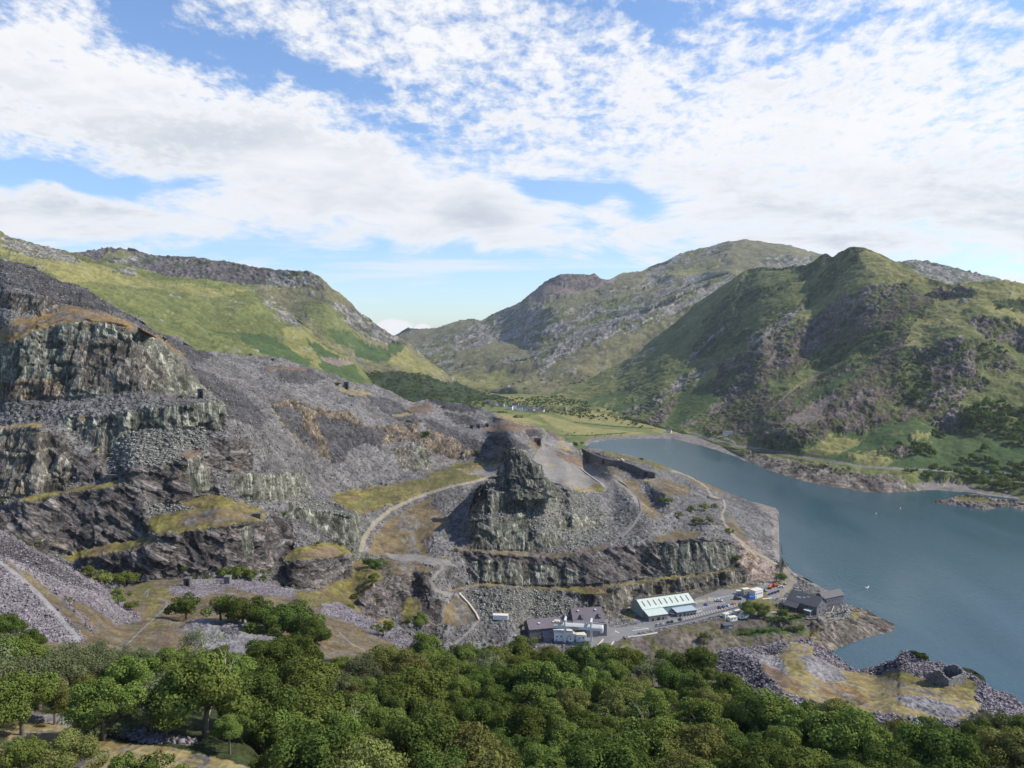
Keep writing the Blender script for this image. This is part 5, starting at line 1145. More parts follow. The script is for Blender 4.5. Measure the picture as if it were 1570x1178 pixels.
# the far wood on the left valley side reads as one mass
def far_wood():
    poly = [(500,588),(520,572),(560,568),(600,574),(650,582),(690,594),(740,604),(775,614),(775,640),(500,640)]
    r = np.random.RandomState(9); base = np.concatenate([np.array([v.co[:] for v in SMALL['dark'][j].vertices]) for j in (0,)]); cb = np.array([c.color[:] for c in SMALL['dark'][0].color_attributes['leaf'].data])
    keep = r.permutation(len(base)//4)[:150]; idx = (keep[:, None]*4 + np.arange(4)).reshape(-1); base = base[idx]; cb = cb[idx]
    Vs = []; Cs = []; k = 0
    for _ in range(2600 + len(FAR)):
        far = _ >= 2600
        if far: pn, x, y, rp = FAR[_-2600]
        else: pn = 'ridge'; x = r.uniform(500, 775); y = r.uniform(566, 640); rp = r.uniform(1.6, 3.1)
        if not far and not inp(x, y, poly): continue
        if not far and float(gnoise(np.array([x/16]), np.array([y/9]), np.array([0.5]))[0]) > 0.32: continue
        g = gpoint(pn, x, y); rw = rp*g.y/F; a = r.uniform(0, 6.28)
        q = base*rw; q = np.stack([q[:, 0]*math.cos(a)-q[:, 1]*math.sin(a), q[:, 0]*math.sin(a)+q[:, 1]*math.cos(a), q[:, 2]], 1) + np.array(g) + np.array([0, 0, rw*.6])
        Vs.append(q); c = cb.copy(); c[:, :3] *= r.uniform(.7, 1.5); Cs.append(c)
    V = np.concatenate(Vs); C = np.concatenate(Cs); nq = len(V)//4
    me = bpy.data.meshes.new('wood'); me.vertices.add(len(V)); me.vertices.foreach_set('co', V.reshape(-1).astype(np.float32))
    me.loops.add(len(V)); me.loops.foreach_set('vertex_index', np.arange(len(V), dtype=np.int32))
    me.polygons.add(nq); me.polygons.foreach_set('loop_start', np.arange(0, len(V), 4, dtype=np.int32)); me.polygons.foreach_set('loop_total', np.full(nq, 4, np.int32))
    me.update(calc_edges=True); a = me.color_attributes.new('leaf', 'FLOAT_COLOR', 'POINT'); a.data.foreach_set('color', C.reshape(-1).astype(np.float32))
    me.materials.append(LM['dark']); o = link('wood', me)
    tag(o, 'dense dark wood on the left side of the valley running down around the village', 'wood', kind='stuff')
far_wood()

same = {}
for o in COL.objects:
    if o.name.startswith('small_tree'): same.setdefault(o['label'], []).append(o)
order(same)
# ---------------------------------------------------------------- buildings and things on the lakeside shelf
def pz(x, y, z=PAD): 
    v = atz(x, y, z); return Vector((v.x, v.y))
WSLATE = mat('slate_wall', (0.13, 0.125, 0.14), 0.9, noise=0.35, nscale=1.2, bump=0.3)
RSLATE = mat('slate_roof', (0.15, 0.125, 0.145), 0.7, noise=0.3, nscale=0.5, stretch=(3, 3, 0.4))
RDARK = mat('dark_roof', (0.10, 0.095, 0.10), 0.7, noise=0.3, nscale=0.5, stretch=(3, 3, 0.4))
PGREEN = mat('pale_green_sheet', (0.50, 0.56, 0.50), 0.5, noise=0.08, nscale=0.4)
GWALL = mat('grey_green_wall', (0.27, 0.33, 0.31), 0.6, noise=0.1, nscale=0.4)
WHITE = mat('white_paint', (0.74, 0.73, 0.70), 0.5, noise=0.06, nscale=1)
CREAM = mat('cream_roof', (0.66, 0.60, 0.50), 0.6, noise=0.08, nscale=1)
OFFW = mat('white_steel', (0.62, 0.63, 0.60), 0.5, noise=0.15, nscale=1.5)
GLASS = mat('dark_glass', (0.03, 0.035, 0.045), 0.15, spec=0.6)
DARK = mat('dark_opening', (0.015, 0.015, 0.018), 0.9)
STONE = mat('rough_stone', (0.17, 0.16, 0.155), 0.95, noise=0.5, nscale=1.6, bump=0.8)
PSTONE = mat('pale_concrete', (0.50, 0.45, 0.39), 0.9, noise=0.15, nscale=0.8)
RUSTM = mat('brown_strip', (0.15, 0.09, 0.07), 0.7, noise=0.2)
PAINTW = mat('road_paint', (0.70, 0.67, 0.58), 0.8, noise=0.1, nscale=2)
RUBBER = mat('rubber', (0.02, 0.02, 0.02), 0.8)
STEELP = mat('grey_metal', (0.42, 0.44, 0.45), 0.4, metal=0.3)
BLUET = mat('blue_plastic', (0.04, 0.17, 0.55), 0.5)
def paint(n, c): return mat(n + '_paint', c, 0.3, spec=0.5)
def solid(poly, z0, z1, name, m, parent):
    b = MB(); b.prism([(p[0], p[1]) for p in poly], z0, z1); return b.obj(name, m, parent)
def gable(name, label, A, B, depth, z0, he, hr, wm, rm, cat='building', over=0.5, win=None, door=None, ridge=0.5, group=None):
    """A, B: front corners (seen from the camera) left to right in world XY; depth away from the camera"""
    A = Vector(A[:2]); B = Vector(B[:2]); L = (B-A).length; ang = math.atan2(B.y-A.y, B.x-A.x)
    t = thing(name, label, cat, (A.x, A.y, z0), ang, group)
    b = MB(); d = depth
    b.add([(0,0,-1.5),(L,0,-1.5),(L,d,-1.5),(0,d,-1.5),(0,0,he),(L,0,he),(L,d,he),(0,d,he),(0,d*ridge,hr),(L,d*ridge,hr)],
          [(0,1,5,4),(1,2,6,9,5),(2,3,7,6),(3,0,4,8,7),(4,5,9,8),(6,7,8,9)]); b.obj('wall', wm, t)
    b = MB(); o = over; th = 0.25
    k = (hr-he)/(d*ridge); k2 = (hr-he)/(d*(1-ridge))
    for (y0, z0_, y1, z1_) in ((-o, he-o*k, d*ridge, hr), (d*ridge, hr, d+o, he-o*k2)):
        b.add([(-o,y0,z0_+.03),(L+o,y0,z0_+.03),(L+o,y1,z1_+.03),(-o,y1,z1_+.03),(-o,y0,z0_+th),(L+o,y0,z0_+th),(L+o,y1,z1_+th),(-o,y1,z1_+th)],
              [(0,3,2,1),(4,5,6,7),(0,1,5,4),(1,2,6,5),(2,3,7,6),(3,0,4,7)])
    rf = b.obj('roof', rm, t)
    for (x, z, w, h) in (win or []):
        q = MB(); q.box((x, -0.02, z), (w, 0.16, h)); f = q.obj('window', WHITE if wm is WHITE else STEELP, t)
        q = MB(); q.box((x, -0.06, z+.1), (w-.2, 0.16, h-.2)); q.obj('pane', GLASS, f)
    for (x, w, h) in (door or []):
        q = MB(); q.box((x, -0.03, 0.0), (w, 0.16, h)); q.obj('door', DARK, t)
    return t, rf, L, ang

# long pale green shed with its two annexes
A, B = pz(985.5, 947.8), pz(1064, 936.6)
sh, rf, L, ang = gable('industrial_shed', 'long pale green metal shed with brown strips on its roof', A, B, 19, PAD, 6.8, 11.2, GWALL, PGREEN, win=[], door=[])
for k in range(9):
    x = 3.2 + k*(L-6.5)/8; q = MB(); he, hr, d = 6.8, 11.2, 19
    y0, y1 = d*.5*.22, d*.5*.78; z0_, z1_ = he + (hr-he)*.22 + .27, he + (hr-he)*.78 + .27
    q.add([(x-.45,y0,z0_),(x+.45,y0,z0_),(x+.45,y1,z1_),(x-.45,y1,z1_),(x-.45,y0,z0_+.12),(x+.45,y0,z0_+.12),(x+.45,y1,z1_+.12),(x-.45,y1,z1_+.12)], [(0,3,2,1),(4,5,6,7),(0,1,5,4),(1,2,6,5),(2,3,7,6),(3,0,4,7)])
    q.obj('roof_strip', RUSTM, sh)
q = MB(); q.box((L*.47, -0.05, 0), (5, .2, 5)); q.obj('sliding_door', mat('green_door', (0.22, 0.30, 0.30), .6), sh)
def leanto(parent, x0, x1, dp, he, hr, wm, rm, doors=(), base=2.2):
    b = MB(); b.add([(x0,-dp,-1),(x1,-dp,-1),(x1,-.05,-1),(x0,-.05,-1),(x0,-dp,he),(x1,-dp,he),(x1,-.05,hr),(x0,-.05,hr)], [(0,3,2,1),(4,5,6,7),(0,1,5,4),(1,2,6,5),(2,3,7,6),(3,0,4,7)])
    a = b.obj('annexe', wm, parent); b = MB(); o = .4
    b.add([(x0-o,-dp-o,he+.02),(x1+o,-dp-o,he+.02),(x1+o,-.06,hr+.05),(x0-o,-.06,hr+.05),(x0-o,-dp-o,he+.3),(x1+o,-dp-o,he+.3),(x1+o,-.06,hr+.3),(x0-o,-.06,hr+.3)], [(0,3,2,1),(4,5,6,7),(0,1,5,4),(1,2,6,5),(2,3,7,6),(3,0,4,7)])
    b.obj('annexe_roof', rm, a)
    for (x, w, h) in doors: q = MB(); q.box((x, -dp-.03, 0), (w, .14, h)); q.obj('doorway', DARK, a)
    return a
leanto(sh, 0.5, 17, 8.5, 4.2, 6.2, STONE, PGREEN, [(4, 1.4, 2.2), (9, 2.4, 2.4), (13, 1.2, 2.2)])
leanto(sh, 26, 43.5, 7.5, 3.6, 4.6, WSLATE, mat('blue_grey_roof', (0.36, 0.42, 0.47), 0.6), [(29, 1.2, 2.2), (33, 1.2, 2.2), (36, 1.6, 1.2), (39, 1.6, 1.2), (41.6, 1.2, 1.2)])

# slate roofed sheds by the gantry
A, B = pz(812, 979), pz(880, 972.5)
s1, r1, L1, _ = gable('slate_shed', 'long low shed with a purple slate roof behind the white gantry', A, B, 15, PAD, 6.5, 11, WSLATE, RSLATE, win=[(20, 2, 1.6, 1.4), (24, 2, 1.6, 1.4)], door=[(14, 2, 3)])
for x in (8, 19): q = MB(); q.box((x, 3.6, 9.0), (1.5, 1.5, .5)); q.obj('roof_light', WHITE, s1)
A, B = pz(880, 975.5), pz(926, 972.5)
s2, r2, L2, _ = gable('slate_hall', 'tall slate hall with two dark dormers right of the long low shed', A, B, 17, PAD, 9.5, 17.5, WSLATE, RSLATE, win=[], door=[(16, 3, 4)])
for x in (L2*.28, L2*.86): q = MB(); q.box((x, 3.0, 10.6), (1.8, 3.2, 3.6)); d_ = q.obj('dormer', RDARK, s2); q = MB(); q.box((x+.1, 1.36, 12.6), (1.2, .2, 1.2)); q.obj('vent', PSTONE, d_)
for x in (L2*.2, L2*.78): q = MB(); q.box((x, 6.4, 16.2), (1.3, 1.3, .5)); q.obj('roof_light', WHITE, s2)
q = MB(); q.box((L2*.56, -2.0, 0), (9, 4, 10)); q.obj('bay', WSLATE, s2)
q = MB(); q.box((L2*.9, -1.6, 0), (7, 3.2, 8.8)); q.obj('bay', WSLATE, s2)
A, B = pz(834, 985), pz(847, 983.5)
gable('small_slate_hut', 'small slate hut with a steep roof left of the white site office', A, B, 6, PAD, 3.5, 6.8, WSLATE, RSLATE)

# white gantry crane
def gantry():
    P0, P1 = pz(866, 985.5), pz(906, 988.5); ang = math.atan2(P1.y-P0.y, P1.x-P0.x); Lg = (P1-P0).length
    t = thing('gantry_crane', 'white gantry crane on tall legs in front of the slate hall', 'crane', (P0.x, P0.y, PAD), ang)
    W = 5.5; Hh = 10.5
    for x in (0, Lg):
        for y in (0, W):
            q = MB(); q.box((x, y, 0), (1.1, 1.1, Hh), taper=.85); q.obj('leg', OFFW, t)
        q = MB(); 
        for y in (-.6, W+.6): q.box((x, y, Hh), (1.0, 1.0, 5.2))
        q.box((x, W/2, Hh+5.2), (1.2, W+2.2, 1.1)); q.obj('portal', OFFW, t)
    for y in (-.5, W+.5):
        q = MB(); q.box((Lg/2, y, Hh), (Lg+16, .7, 2.0)); q.obj('girder', OFFW, t)
    q = MB(); q.box((Lg/2, W/2, Hh+1.95), (Lg+15, W+.4, .18)); q.obj('deck', mat('grey_deck', (.42, .43, .42), .8, noise=.15), t)
    for y in (-.8, W+.8):
        q = MB()
        for k in range(17): q.box((-8+k*(Lg+16)/16, y, Hh+2), (.09, .09, 1.2))
        for z in (.6, 1.15): q.box((Lg/2, y, Hh+2+z), (Lg+16, .08, .08))
        q.obj('railing', OFFW, t)
    q = MB(); q.box((-6, W/2, Hh+2.1), (4, 4, 2.2)); q.box((-2.5, W/2, Hh+2.1), (2, 2.6, 1.4)); q.obj('winch', PSTONE, t)
    q = MB(); q.box((Lg+7.5, W/2, Hh-1.5), (1.8, W+1, 3.6)); q.obj('end_box', WHITE, t)
    q = MB(); q.box((Lg*.36, -.9, Hh+.5), (6, .1, 1.1)); q.obj('sign_panel', mat('tan_panel', (.42, .33, .2), .7), t)
gantry()
def cabin(label, A, length, dp, h, ang=None, wm=WHITE, rm=CREAM, wins=3, group='white cabins on the lakeside shelf', name='site_cabin', door=True, z=PAD, rise=0.0):
    a = ang if ang is not None else 0.12
    t = thing(name, label, 'cabin', (A.x, A.y, z), a, group)
    q = MB(); q.box((length/2, dp/2, -.3), (length, dp, h+.3)); q.obj('wall', wm, t)
    q = MB(); q.box((length/2, dp/2, h), (length+.3, dp+.3, .22)); q.obj('roof', rm, t)
    for k in range(wins):
        q = MB(); q.box((length*(k+.7)/(wins+.6), -.02, h*.5), (1.1, .1, .9)); q.obj('window', GLASS, t)
    if door: q = MB(); q.box((length*.12, -.02, 0), (.9, .1, 2.0)); q.obj('door', GWALL, t)
    return t
cabin('two storey white site office left of the gantry legs', pz(849.5, 984), 13.5, 6, 6.5, .06, rm=OFFW, wins=4)
cabin('small white cabin between the left gantry legs', pz(871, 984.5), 4, 5, 3.4, .06, wins=1, door=False)
cabin('square white cabin with a tan roof under the gantry deck', pz(874.5, 983.5), 5, 7, 4.6, .4, wins=0, rm=PSTONE)
cabin('wide white cabin between the gantry legs', pz(884, 984.5), 7.5, 6, 4.2, .2, wins=2)
cabin('long white cabin of four, at the left beside the road', pz(1112, 948), 9.5, 3.4, 2.8, .5, wins=3)
cabin('front white cabin of four beside the road', pz(1119.5, 953.5), 6.6, 3.6, 2.9, .35, wins=2)
cabin('small rear white cabin of four beside the road', pz(1129.5, 943.5), 5.2, 3, 2.8, .5, wins=1)
cabin('right hand white cabin of four beside the road', pz(1135.5, 949.5), 9, 3.4, 2.9, .5, wins=3)
cabin('upper and lower stacked cream cabin behind the parking rows', pz(1140.5, 914.5), 6, 4, 5.6, .3, wins=2, wm=PSTONE)
cabin('large double stacked white cabin beside the blue tarpaulin', pz(1158, 918.5), 9.5, 6, 6.4, .55, wins=4)
cabin('long cream container at the head of the car park', pz(1129, 911.5), 13, 3, 2.8, -.35, wins=0, wm=PSTONE, door=False)
q = MB(); q.box((0, 0, 0), (5, 3.4, 2.6), taper=.7); o = q.obj('tarpaulin', BLUET); p_ = pz(1152, 919.5); o.location = (p_.x, p_.y, PAD); tag(o, 'bright blue tarpaulin over a heap beside the double white cabin', 'tarpaulin')
q = MB(); q.box((0, 0, 0), (6, 2.6, 1.6)); q.box((-1.6, 0, 1.6), (2, 2.2, 1.6), taper=.8); q.tube([(0, 0, 2), (3, 0, 4), (5, 0, 2)], [.3, .25, .15]); o = q.obj('digger', mat('dark_machine', (.06, .06, .07), .6)); p_ = pz(1130.5, 919.5); o.location = (p_.x, p_.y, PAD); tag(o, 'dark digger parked beside the long cream container', 'digger')

# office building on the point
def office():
    A, B = pz(1212, 933), pz(1252, 944)
    a = math.atan2(B.y-A.y, B.x-A.x); Lx = (B-A).length
    t = thing('office_building', 'large slate office building with a long dark roof near the rocky point', 'building', (A.x, A.y, PAD), a)
    R2, R3 = pz(1264, 941), pz(1226, 915)
    def loc(p): d = Vector(p[:2]) - A; return (d.x*math.cos(a)+d.y*math.sin(a), -d.x*math.sin(a)+d.y*math.cos(a))
    he, hr = 7.0, 12.5; D_ = 17
    b = MB(); x0, x1, y0, y1 = -2.5, Lx, 0, D_
    b.add([(x0,y0,-2),(x1,y0,-2),(x1,y1,-2),(x0,y1,-2),(x0,y0,he),(x1,y0,he),(x1,y1,he),(x0,y1,he),(x0,(y0+y1)/2,hr),(x1,(y0+y1)/2,hr)], [(0,1,5,4),(1,2,6,9,5),(2,3,7,6),(3,0,4,8,7),(4,5,9,8),(6,7,8,9)]); w = b.obj('wall', WSLATE, t)
    b = MB(); o = 1.0; k = (hr-he)/(D_/2)
    for (ya, za, yb_, zb) in ((y0-o, he-o*k, D_/2, hr), (D_/2, hr, y1+o, he-o*k)):
        b.add([(x0-o,ya,za+.05),(x1+o,ya,za+.05),(x1+o,yb_,zb+.05),(x0-o,yb_,zb+.05),(x0-o,ya,za+.4),(x1+o,ya,za+.4),(x1+o,yb_,zb+.4),(x0-o,yb_,zb+.4)], [(0,3,2,1),(4,5,6,7),(0,1,5,4),(1,2,6,5),(2,3,7,6),(3,0,4,7)])
    rf = b.obj('roof', RDARK, t)
    for (x, u, w_, hh) in ((5, .35, 3.5, 1.1), (9, .45, 2.2, .9), (12, .62, 2.6, .6)):
        yy = D_/2*u; zz = he+(hr-he)*u+.42; q = MB(); q.add([(x-w_/2,yy,zz),(x+w_/2,yy,zz),(x+w_/2,yy+hh,zz+hh*k),(x-w_/2,yy+hh,zz+hh*k),(x-w_/2,yy,zz+.12),(x+w_/2,yy,zz+.12),(x+w_/2,yy+hh,zz+hh*k+.12),(x-w_/2,yy+hh,zz+hh*k+.12)], [(0,3,2,1),(4,5,6,7),(0,1,5,4),(1,2,6,5),(2,3,7,6),(3,0,4,7)]); q.obj('roof_light', mat('roof_glass', (.35, .37, .4), .3), rf)
    # front porch roof sweeping down at the left
    b = MB(); b.add([(-3.5,-6,3.4),(8,-6,3.4),(8,.2,he-.1),(-3.5,.2,he-.1),(-3.5,-6,3.8),(8,-6,3.8),(8,.2,he+.3),(-3.5,.2,he+.3)], [(0,3,2,1),(4,5,6,7),(0,1,5,4),(1,2,6,5),(2,3,7,6),(3,0,4,7)]); b.obj('porch_roof', RDARK, t)
    for x in (-3, 2.5, 7.6): q = MB(); q.box((x, -5.6, -1), (.5, .5, 4.4)); q.obj('post', DARK, t)
    for (x, z, w_, h_) in ((10, 1, 1.4, 1.6), (13.5, 1, 1.4, 1.6), (17, 1, 1.4, 1.6), (13.5, 4.4, 1.2, 1.2), (17, 4.4, 1.2, 1.2), (5, .2, 3, 2.8)):
        q = MB(); q.box((x, -.04, z), (w_, .14, h_)); q.obj('window', GLASS, t)
    for (y, z) in ((5, 1), (11, 1), (5, 4.6), (11, 4.6)): q = MB(); q.box((x1+.04, y, z), (.14, 1.3, 1.4)); q.obj('window', GLASS, t)
    q = MB(); q.box((Lx-5.5, -2.6, -1), (5, 5, 4.6)); e = q.obj('entrance_block', WSLATE, t); q = MB(); q.box((Lx-5.5, -2.7, 3.6), (5.6, 5.4, .3)); q.obj('entrance_roof', PGREEN, e)
    q = MB(); q.box((Lx-4.2, -5.2, .2), (1.2, .14, 2)); q.obj('red_door', paint('red_door', (.5, .04, .03)), e)
office()
A, B = pz(1262, 934), pz(1293, 927.5)
gable('slate_wing', 'narrow slate wing with two rows of windows behind the office', A, B, 8, PAD, 8.5, 12, WSLATE, RDARK, win=[(x, z, 1.2, 1.4) for x in (3.5, 7, 10.5, 14, 17) for z in (1.6, 5.2)], door=[])
# low stone building of the outlet and the small hut on the slope
g = gpoint('quarry_terrain', 1117, 964)
t = thing('outlet_hut', 'small dark slate hut with a pale shutter on the slope under the road', 'hut', g, .2)
q = MB(); q.box((0, 2, -3), (7, 5, 6)); q.obj('wall', WSLATE, t); q = MB(); q.box((0, 2, 3), (7.4, 5.4, .4)); q.obj('roof', RDARK, t); q = MB(); q.box((1.4, -.54, .6), (3, .14, 1.6)); q.obj('shutter', mat('blue_shutter', (.35, .42, .5), .5), t)
# white container roof below the left rubble cone
g = gpoint('quarry_terrain', 766, 951)
t = cabin('isolated white cabin under the grey rubble cone', Vector((g.x-5, g.y)), 11, 4, 3, -.1, wins=0, z=g.z, door=False, group=None)

# lamp masts, flag poles
def mast(x, y, hpx, label, arm=True, group=None, rad=.16):
    p = pz(x, y) ; g = Vector((p.x, p.y, PAD)); hh = hpx*p.y/F
    t = thing('lamp_mast' if arm else 'flag_pole', label, 'mast' if arm else 'pole', g, 0, group); q = MB(); q.tube([(0, 0, -.5), (0, 0, hh)], [rad, rad*.6], 8); q.obj('pole', OFFW, t)
    if arm: q = MB(); q.box((0, 0, hh), (1.3, .5, .25)); q.obj('lamp_head', STEELP, t)
    return t
mast(1111.5, 957, 26, 'tall white mast on the verge above the outlet hut')
mast(1181.5, 930, 16, 'left white pole in the office garden', False)
mast(1192.5, 933, 18, 'right white pole in the office garden', False)
mast(963, 976, 7, 'short lamp post at the end of the white crash barrier')
mast(1076, 939, 5, 'short lamp post beside the right end of the shed')

# vehicles
def car_meshes():
    L_, W_, H_ = 4.3, 1.78, 1.45
    prof = [(-2.15,.35),(-2.12,.75),(-1.9,.92),(-1.35,.98),(-.75,1.40),(.65,1.45),(1.45,1.05),(2.05,.95),(2.15,.6),(2.13,.35)]
    def ext(pr, w0, w1):
        b = MB(); n = len(pr); vs = [(x, -w, z) for (x, z), w in zip(pr, w0)] + [(x, w, z) for (x, z), w in zip(pr, w0)]
        b.add(vs, [tuple(range(n)), tuple(range(n, 2*n))[::-1]] + [((i+1) % n, i, i+n, (i+1) % n+n) for i in range(n)]); return b
    ws = [.86,.88,.88,.86,.66,.66,.84,.86,.84,.84]
    body = ext(prof, ws, 0).mesh('car_body', WHITE)
    gp = [(-1.30,1.0),(-.78,1.36),(.62,1.41),(1.36,1.06),(1.2,1.0)]
    glass = MB(); n = len(gp)
    for s_ in (-1, 1):
        glass.add([(x, s_*(w+.03), z) for (x, z), w in zip(gp, (.86,.685,.685,.85,.86))], [tuple(range(n)) if s_ < 0 else tuple(range(n))[::-1]])
    glass.add([(-1.36,-.8,1.0),(-1.36,.8,1.0),(-.83,.62,1.38),(-.83,-.62,1.38)], [(0,3,2,1)]); glass.add([(1.42,-.78,1.1),(1.42,.78,1.1),(.72,.62,1.43),(.72,-.62,1.43)], [(0,1,2,3)])
    gm = glass.mesh('car_windows', GLASS)
    w = MB(); w.tube([(0, -.11, 0), (0, .11, 0)], .33, 12); wm = w.mesh('car_wheel', RUBBER, True)
    return body, gm, wm
CARB, CARG, CARW = car_meshes()
def car(loc, ang, m, label, group=None, scale=(1, 1, 1), cat='car', name='parked_car'):
    t = thing(name, label, cat, loc, ang, group); t.scale = scale
    b = link('body', CARB, t); b.material_slots[0].link = 'OBJECT'; b.material_slots[0].material = m
    link('windows', CARG, t)
    for x in (-1.35, 1.35):
        for y in (-.78, .78): q = link('wheel', CARW, t); q.location = (x, y, .33)
    return t
PC = {k: paint(k + '_car', v) for k, v in dict(white=(.75, .75, .75), black=(.02, .02, .025), silver=(.4, .43, .45), blue=(.03, .12, .4), orange=(.6, .14, .03), darkblue=(.03, .05, .12), grey=(.16, .17, .19), red=(.5, .03, .02), yellow=(.7, .4, .03)).items()}
RA = math.atan2(*(lambda a, b: ((b-a).y, (b-a).x))(pz(985, 956), pz(1130, 932)))   # direction of the parking rows
def park(x, y, c, label, da=1.2, sc=(1, 1, 1), cat='car', name='parked_car', grp='vehicles parked by the shed and offices'):
    p = pz(x, y); return car((p.x, p.y, PAD+.01), RA+da, PC[c], label, grp, sc, cat, name)
park(1009, 959.5, 'silver', 'silver car at the left end of the row by the low wall')
park(1013.5, 958.6, 'grey', 'grey car second in the row by the low wall')
park(1025, 955.6, 'black', 'black car alone left of another black car in the wall row')
park(1031, 954.4, 'black', 'second black car of the pair in the wall row')
park(1043, 950.6, 'black', 'black car parked across from the stone annexe')
park(1082.5, 928, 'blue', 'bright blue car in the middle parking row')
park(1103, 932.6, 'black', 'black car in the near row left of a blue one')
park(1110, 931.4, 'blue', 'blue car between a black and a white one in the near row')
park(1117, 930, 'white', 'white car between the blue and the orange one in the near row')
park(1125, 926.6, 'orange', 'orange car at the right end of the near row', .2)
for i, (x, y, c) in enumerate(((1180, 912, 'darkblue'), (1184.5, 910.4, 'black'), (1189, 909, 'darkblue'), (1193.3, 907.4, 'black'))):
    park(x, y, c, ['first dark car of four parked beyond the double white cabin', 'second dark car of four parked beyond the double white cabin', 'third dark car of four parked beyond the double white cabin', 'last dark car of four, nearest the lakeside road'][i], .7)
park(1197.5, 901.5, 'white', 'white van beside the orange machines at the road bend', -.5, (1.25, 1.1, 1.35), 'van', 'parked_van')
park(1102, 922.5, 'white', 'long white van at the far end of the middle row', -.7, (1.45, 1.15, 1.5), 'van', 'parked_van')
park(1031.5, 942.5, 'white', 'white minibus between the two annexes of the shed', -1.0, (1.9, 1.25, 1.75), 'minibus', 'minibus')
park(852.5, 986.5, 'darkblue', 'dark blue car in front of the white site office', .2)
park(1174, 906.5, 'silver', 'silver van beside the double white cabin', 1.2, (1.1, 1.05, 1.3), 'van', 'parked_van')
g = gpoint('hill', 1425, 721); car(g + Vector((0, 0, .1)), 0, PC['white'], 'white van driving on the road across the lake', None, (1.3, 1.2, 1.5), 'van', 'driving_van')
g = gpoint('hill', 1200, 694); car(g + Vector((0, 0, .1)), -.2, PC['white'], 'white car on the far road where it leaves the bare rocks', None, (1.1, 1.1, 1.1), 'car', 'driving_car')
def machine(x, y, m, label, s=1.0):
    p = pz(x, y); t = thing('digger', label, 'digger', (p.x, p.y, PAD), trng.uniform(0, 6), 'machines in the yard at the road bend')
    q = MB(); q.box((0, -1, 0), (3.6*s, .6*s, .9*s)); q.box((0, 1, 0), (3.6*s, .6*s, .9*s)); q.obj('track', RUBBER, t)
    q = MB(); q.box((-.2, 0, .9*s), (3.2*s, 2.4*s, 1.1*s)); q.box((.3, .5, 2.0*s), (1.3*s, 1.1*s, 1.3*s), taper=.85); q.obj('cab', m, t)
    q = MB(); q.tube([(1.2*s, 0, 1.6*s), (2.8*s, 0, 4*s), (4.6*s, 0, 3*s), (5.0*s, 0, 1.2*s)], [.3*s, .26*s, .2*s, .15*s], 6); q.box((5.0*s, 0, .5*s), (.9*s, 1.1*s, .8*s)); q.obj('arm', m, t)
machine(1180, 902.5, PC['orange'], 'orange digger at the left of the machine yard'); machine(1186, 900, PC['red'], 'red digger in the middle of the machine yard'); machine(1190.5, 899, PC['yellow'], 'orange yellow digger right of the red one'); machine(1203, 896.5, PC['yellow'], 'small yellow digger beside the road bend', .7)

# walls, barriers, markings
def strip_wall(name, label, pts, z, h, w, m, cat='wall', grp=None):
    P2 = [pz(x, y, z) for x, y in pts]; b = MB()
    for a, c in zip(P2[:-1], P2[1:]):
        d = (c-a); L_ = d.length; mid = (a+c)/2; b.box((mid.x, mid.y, z-.5), (L_+w*.3, w, h+.5), math.atan2(d.y, d.x))
    o = b.obj(name, m); return tag(o, label, cat, grp)
strip_wall('low_wall', 'low dark stone wall between the parking row and the road', [(1005,962),(1030,957.5),(1060,951),(1090,943),(1120,935),(1142,928.5)], PAD, 1.0, .7, WSLATE)
strip_wall('crash_barrier', 'long white crash barrier on the outer edge of the road', [(962,978),(985,975),(1008,971)], PAD, .9, .25, WHITE, 'barrier')
strip_wall('parapet', 'pale parapet along the inner edge of the descending road', [(916,991),(925,981.5)], PAD, 1.0, .5, PSTONE, 'parapet')
strip_wall('parapet', 'pale parapet beside the trees on the descending road', [(927,1001),(941,985)], PAD, 1.0, .5, PSTONE, 'parapet')
strip_wall('retaining_kerb', 'pale curved kerb round the office yard', [(1264,941),(1275,940),(1278.5,930)], PAD, .8, .4, PSTONE, 'kerb')
for i, (x, y, s_) in enumerate(((980, 966.5, 1), (984, 966, 1), (988, 965.5, 1), (992, 965, 1), (976, 967, 1))): pass
def markings():
    b = MB()
    def quad(x, y, L_, W_, a):
        p = pz(x, y); ca, sa = math.cos(a), math.sin(a); b.add([(p.x+u*ca-v*sa, p.y+u*sa+v*ca, PAD+.03) for u, v in ((-L_/2,-W_/2),(L_/2,-W_/2),(L_/2,W_/2),(-L_/2,W_/2))], [(0,1,2,3)])
    for k in range(34): # bays by the wall
        f = k/33; quad(1014+f*128, 957.5-f*32.5, 4.6, .28, RA+1.2)
    for k in range(15): f = k/14; quad(1066+f*44, 935-f*11, 4.6, .28, RA+1.2)
    for k in range(13): f = k/12; quad(1095+f*42, 918-f*8, 4.6, .28, RA-.6)
    for k in range(12): f = k/11; quad(990+f*125, 969.5-f*24.5, .3, 3.4, RA+.35)
    for k in range(9): quad(971+k*2.8, 966.8-k*.35, 1.1, .9, RA)
    for k in range(9): quad(973+k*2.4, 962.8+k*.05, 1.0, .5, RA)
    for k in range(9): quad(1170+k*1.5, 918.5-k*.2, .6, 2.4, RA)
    for k in range(7): quad(1197+k*1.5, 918.6, .6, 2.0, RA)
    for k in range(7): quad(1182+k*3, 938.5+.1*k, .3, 5, RA+1.3)
    quad(946, 969, 5, .7, -1.0)
    quad(1071, 938.5, 5, .6, RA); quad(1073, 937, 5, .6, RA)
    me = b.mesh('road_markings', PAINTW); o = link('road_markings', me); o['kind'] = 'structure'
markings()
